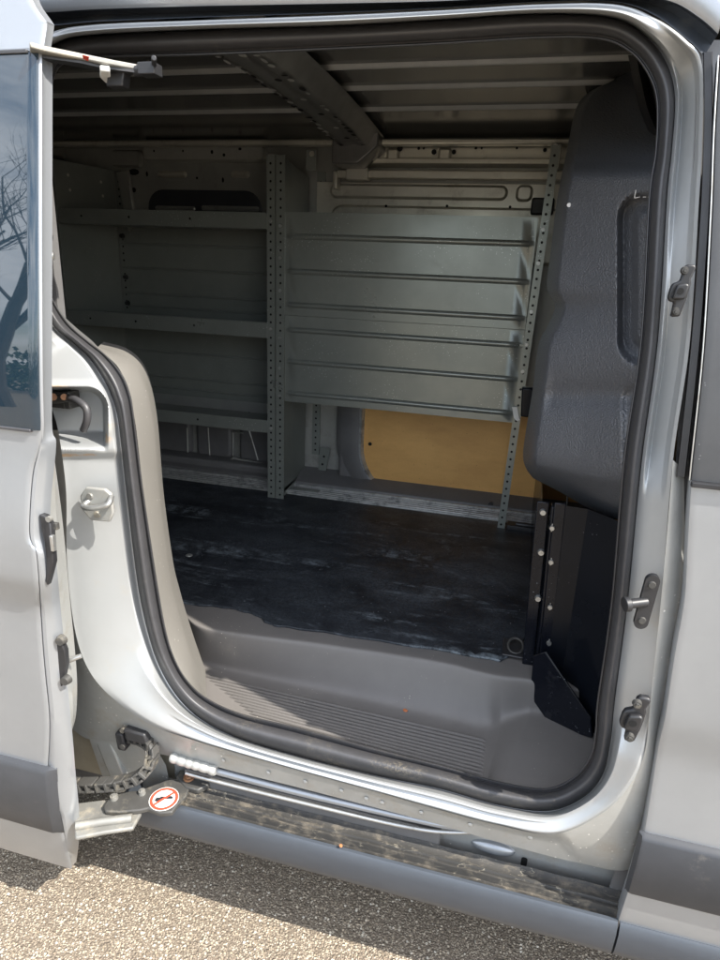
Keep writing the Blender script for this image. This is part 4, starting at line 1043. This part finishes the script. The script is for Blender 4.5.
# shelves: tray with folded front lip
def shelf(zt1, lip, x0=-1.763, x1=-.92, up=True, y0=YR-.001):
    b = MB(); th = .0025
    sy = zt1-lip+.008
    zs = zt1-lip if not up else zt1-lip+.006
    b.box(x0, x1, y0, y0+th, zt1-lip, zt1)
    b.box(x0, x1, y0+th, y0+.014, zt1-th, zt1)
    b.box(x0, x1, y0+th, 2.484, zs, zs+th)
    b.box(x0, x1, y0+th, y0+.018, zt1-lip-.0015, zt1-lip+.001)
    for px in (129, 190): 
        x = at(px, 220, 'y', y0)[0]; b.disc_y(x, y0, zt1-lip*.5, .0045)
    b.disc_y(x0+.10, y0, zt1-lip*.5, .004)
    return b.build('shelf', [RK, M['hole']], rack, bevel=.0008)
shelf(1.632, .052); shelf(1.261, .055); shelf(.896, .048)
# back panels behind the bay, with swaged lines
def sheet(x0, x1, z0, z1, y, zs, name, mat, amp=.010, hw=.011, xin=.0, seam=None, sagx=0):
    """thin sheet with horizontal half-round swages at heights zs"""
    b = MB(); b.openface = True
    zz = sorted(set([z0, z1]+[z+d*hw for z in zs for d in (-1, -.8, -.5, -.2, .2, .5, .8, 1)]), reverse=True)
    if seam: zz = sorted(set(zz+[seam-.001, seam+.001]), reverse=True)
    xs = [x0, x0+xin, x0+xin+.008]+list(np.linspace(x0+.05, x1-.05, 12))+[x1-xin-.008, x1-xin, x1]
    rows = []
    for z in zz:
        a = 0
        for s in zs:
            d = abs(z-s)/hw
            if d < 1: a = max(a, amp*math.cos(d*math.pi/2)**.7)
        r = []
        for x in xs:
            f = 1 if (x0+xin+.004 < x < x1-xin-.004) else 0
            wv = .0016*math.sin(x*7+z*5)+.0010*math.sin(x*13-z*11)
            r.append((x, y-a*f+(.004 if seam and z < seam else 0)+wv*f, z))
        rows.append(r)
    b.grid(rows)
    return b, rows
zsF = [at(283, 200+q/3, 'y', YR)[2] for q in (108, 213, 313, 388, 483, 577)]
zsm = at(283, 200+345/3, 'y', YR)[2]
b, rw = sheet(-.852, -.008, .977, 1.636, YR-.0005, zsF, 'front_panel', RK, amp=.009, hw=.010, xin=.012, seam=zsm)
# folded top and bottom hems
b.grid([rw[0], [(x, y+.02, z+.001) for x, y, z in rw[0]]]); b.grid([rw[-1], [(x, y+.022, z-.001) for x, y, z in rw[-1]]])
fpn = b.build('front_panel', RK, rack, smooth=50)
fpn['label'] = 'large ribbed sheet across the right bay'
for zz in ((1.590, 1.485, 1.375, 1.21, 1.10, .998)): bolt(-.869, YR-.003, zz)
for zz in ((1.605, 1.238, .868)): bolt(-.905, YR-.003, zz)
for zz in ((1.60, 1.50, 1.35, 1.245, 1.155)): bolt(-.012+.022*(zz-.58), YR-.0035, zz)
bolt(-1.782, YR-.003, 1.600); bolt(-1.782, YR-.003, 1.232)
zsB = [at(200, q, 'y', 2.48)[2] for q in (246, 271, 297, 310)]; zsB2 = [at(200, q, 'y', 2.48)[2] for q in (355, 380, 391)]
b, _ = sheet(-1.70, -.87, .90, 1.590, 2.486, zsB+zsB2, 'back_panel', RD, amp=.006, hw=.006, xin=.01)
b.build('back_panel', RD, rack, smooth=50)
for px, py in ((122.5,236),(126,277),(128,303)):
    c = at(px, py, 'y', 2.48); b = MB(); b.cyl(c, c+(0, -.012, 0), .011, .008, 14); b.build('fixing_knob', M['black'], rack)
# small brackets tying posts to the van's upper rail
b = MB(); c = at(311, 160, 'y', 2.40); b.box(c[0]-.020, c[0]+.018, 2.40, 2.404, c[2]-.035, c[2]+.035); bk1 = b.build('wall_bracket', RD, rack, bevel=.002)
b = MB(); q = at(312, 154, 'y', 2.398); b.cyl(q, q+(0, -.005, 0), .010, .009, 14); b.build('bracket_screw', M['wall'], bk1)
c = at(556, 151, 'y', 2.33); b = MB(); b.box(c[0]-.018, c[0]+.016, 2.33, 2.334, c[2]-.05, c[2]+.02); b.box(c[0]-.018, c[0]-.008, 2.21, 2.334, c[2]-.05, c[2]-.045)
bk2 = b.build('wall_bracket', M['wall'], rack, bevel=.002)
b = MB(); q = at(555, 147, 'y', 2.328); b.cyl(q, q+(0, -.006, 0), .012, .010, 16); b.cyl(q+(0, -.006, 0), q+(0, -.008, 0), .006, .005, 6); b.build('bracket_screw', M['steel'], bk2)
b = MB(); b.prism([at(*p, 'y', YR-.012) for p in ((512,407),(517,407),(519,418),(520,420),(517,421),(514,418))], (0, -.002, 0)); b.build('white_tag', M['zincwhite'], rack, smooth=0)

# ------------------------------------------------------------------ small debris
def crumb(name, p, r, label):
    b = MB(); 
    pts = [np.array(p)+np.array([r*math.cos(a)*(.7+.5*random.random()), r*math.sin(a)*(.6+.5*random.random()), 0]) for a in np.linspace(0, 2*math.pi, 7, endpoint=False)]
    b.prism(pts, (0, 0, r*.5)); o = b.build(name, M['leaf'], None, bevel=r*.15); tag(o, label, 'leaf scrap', 'leaf scraps on the step and sill'); return o
crumb('leaf_scrap', at(405, 711, 'z', .505), .006, 'tiny orange leaf scrap on the grey plastic step')
crumb('leaf_scrap', (at(286, 806, 'z', .355)), .005, 'tiny orange leaf scrap on the dusty sill, nearer the sticker')
crumb('leaf_scrap', (at(341, 846, 'z', .352)), .004, 'tiny orange leaf scrap on the front lip of the sill')

# ------------------------------------------------------------------ what the window mirrors: a bare tree and two wires across the lot
def bare_tree(loc, h, label, seed):
    rnd = random.Random(seed); trunk = MB(); tw = MB(); 
    def grow(mb, p, d, ln, r, lev):
        n = 5; path = [p.copy()]; rs = [r]; dd = d.copy()
        for i in range(n):
            dd = dd+np.array([rnd.gauss(0, .13), rnd.gauss(0, .13), rnd.gauss(0.03, .08)]); dd /= np.linalg.norm(dd)
            path.append(path[-1]+dd*ln/n); rs.append(r*(1-.5*(i+1)/n))
        mb.tube(path, rs, 5 if lev > 1 else 8)
        if lev < 5:
            for k in range(4 if lev < 4 else 3):
                i = rnd.randint(2, n); q = path[i]
                a = rnd.uniform(0, 2*math.pi); s = rnd.uniform(.5, 1.0)
                nd = dd+np.array([math.cos(a)*s, math.sin(a)*s, rnd.uniform(-.1, .4)]); nd /= np.linalg.norm(nd)
                grow(tw if lev >= 1 else mb, q, nd, ln*rnd.uniform(.55, .75), rs[i]*.62, lev+1)
    grow(trunk, np.array(loc, float), np.array([0, 0, 1.]), h*.38, h*.018, 0)
    root = empty('bare_tree', loc, label, 'tree')
    bark = worn('bark_'+str(seed), (.09, .07, .055), (.05, .04, .03), .8, 0, 20)
    trunk.build('trunk', bark, root); tw.build('crown', bark, root)
bare_tree((-7.2, -6.0, 0), 8.5, 'bare winter tree across the car park, mirrored in the door window', 3)
bare_tree((-10.5, -9.0, 0), 9.0, 'wide bare tree farther off, mirrored low in the door window', 11)
hd = MB(); rnd = random.Random(5)
for i in range(9000):
    x = rnd.uniform(-22, 4); y = -11+rnd.gauss(0, .5); z = abs(rnd.gauss(.8, .5)); z = min(z, 1.75+.25*math.sin(x*1.7))
    s = .07; a = rnd.uniform(0, 6.3); n1 = np.array([math.cos(a), math.sin(a), rnd.uniform(-.5, .5)])*s; n2 = np.array([rnd.uniform(-.4, .4), rnd.uniform(-.4, .4), 1])*s
    c = np.array([x, y, z]); hd.add([c-n1, c-n2, c+n1, c+n2], [(0, 1, 2, 3)])
hg = hd.build('hedge', worn('hedge_leaves', (.05, .08, .03), (.03, .05, .02), .6), None, smooth=0); tag(hg, 'low dark green hedge along the far edge of the car park', 'hedge')

# ------------------------------------------------------------------ light
SUN = np.array([.88, -.27, 1.]); SUN /= np.linalg.norm(SUN)
sl = bpy.data.lights.new('sun', 'SUN'); sl.energy = 4.0; sl.angle = math.radians(.5); sl.color = (1, .95, .87)
slo = bpy.data.objects.new('sun', sl); COL.objects.link(slo)
slo.rotation_euler = Vector(SUN).to_track_quat('Z', 'Y').to_euler()
w = bpy.data.worlds.new('World'); sc.world = w; w.use_nodes = True; t = w.node_tree
bg = t.nodes['Background']; bg.inputs['Strength'].default_value = .15
sky = t.nodes.new('ShaderNodeTexSky'); sky.sky_type = 'NISHITA'; sky.sun_disc = False
sky.sun_elevation = math.asin(SUN[2]); sky.sun_rotation = math.atan2(SUN[0], SUN[1])
sky.dust_density = 1.5
tc = t.nodes.new('ShaderNodeTexCoord'); mp = t.nodes.new('ShaderNodeMapping'); mp.inputs['Scale'].default_value = (1, 1, 2.6); mp.inputs['Location'].default_value = (3.1, 1.7, .4)
t.links.new(tc.outputs['Generated'], mp.inputs['Vector'])
cn = noise(t, 2.4, 9, .6, mp.outputs['Vector'], .3)
cf = ramp(t, cn, (.40, .1), (.62, .9))
col = mix(t, cf, sky.outputs[0], (9.0, 9.3, 9.8))
t.links.new(col, bg.inputs['Color'])
sc.view_settings.view_transform = 'Standard'; sc.view_settings.look = 'None'; sc.view_settings.gamma = 1
sc.view_settings.exposure = 1.4
sc.render.engine = 'CYCLES'
sc.cycles.max_bounces = 10; sc.cycles.diffuse_bounces = 6; sc.cycles.glossy_bounces = 5
try:
    sc.cycles.sample_clamp_indirect = 6
except Exception: pass
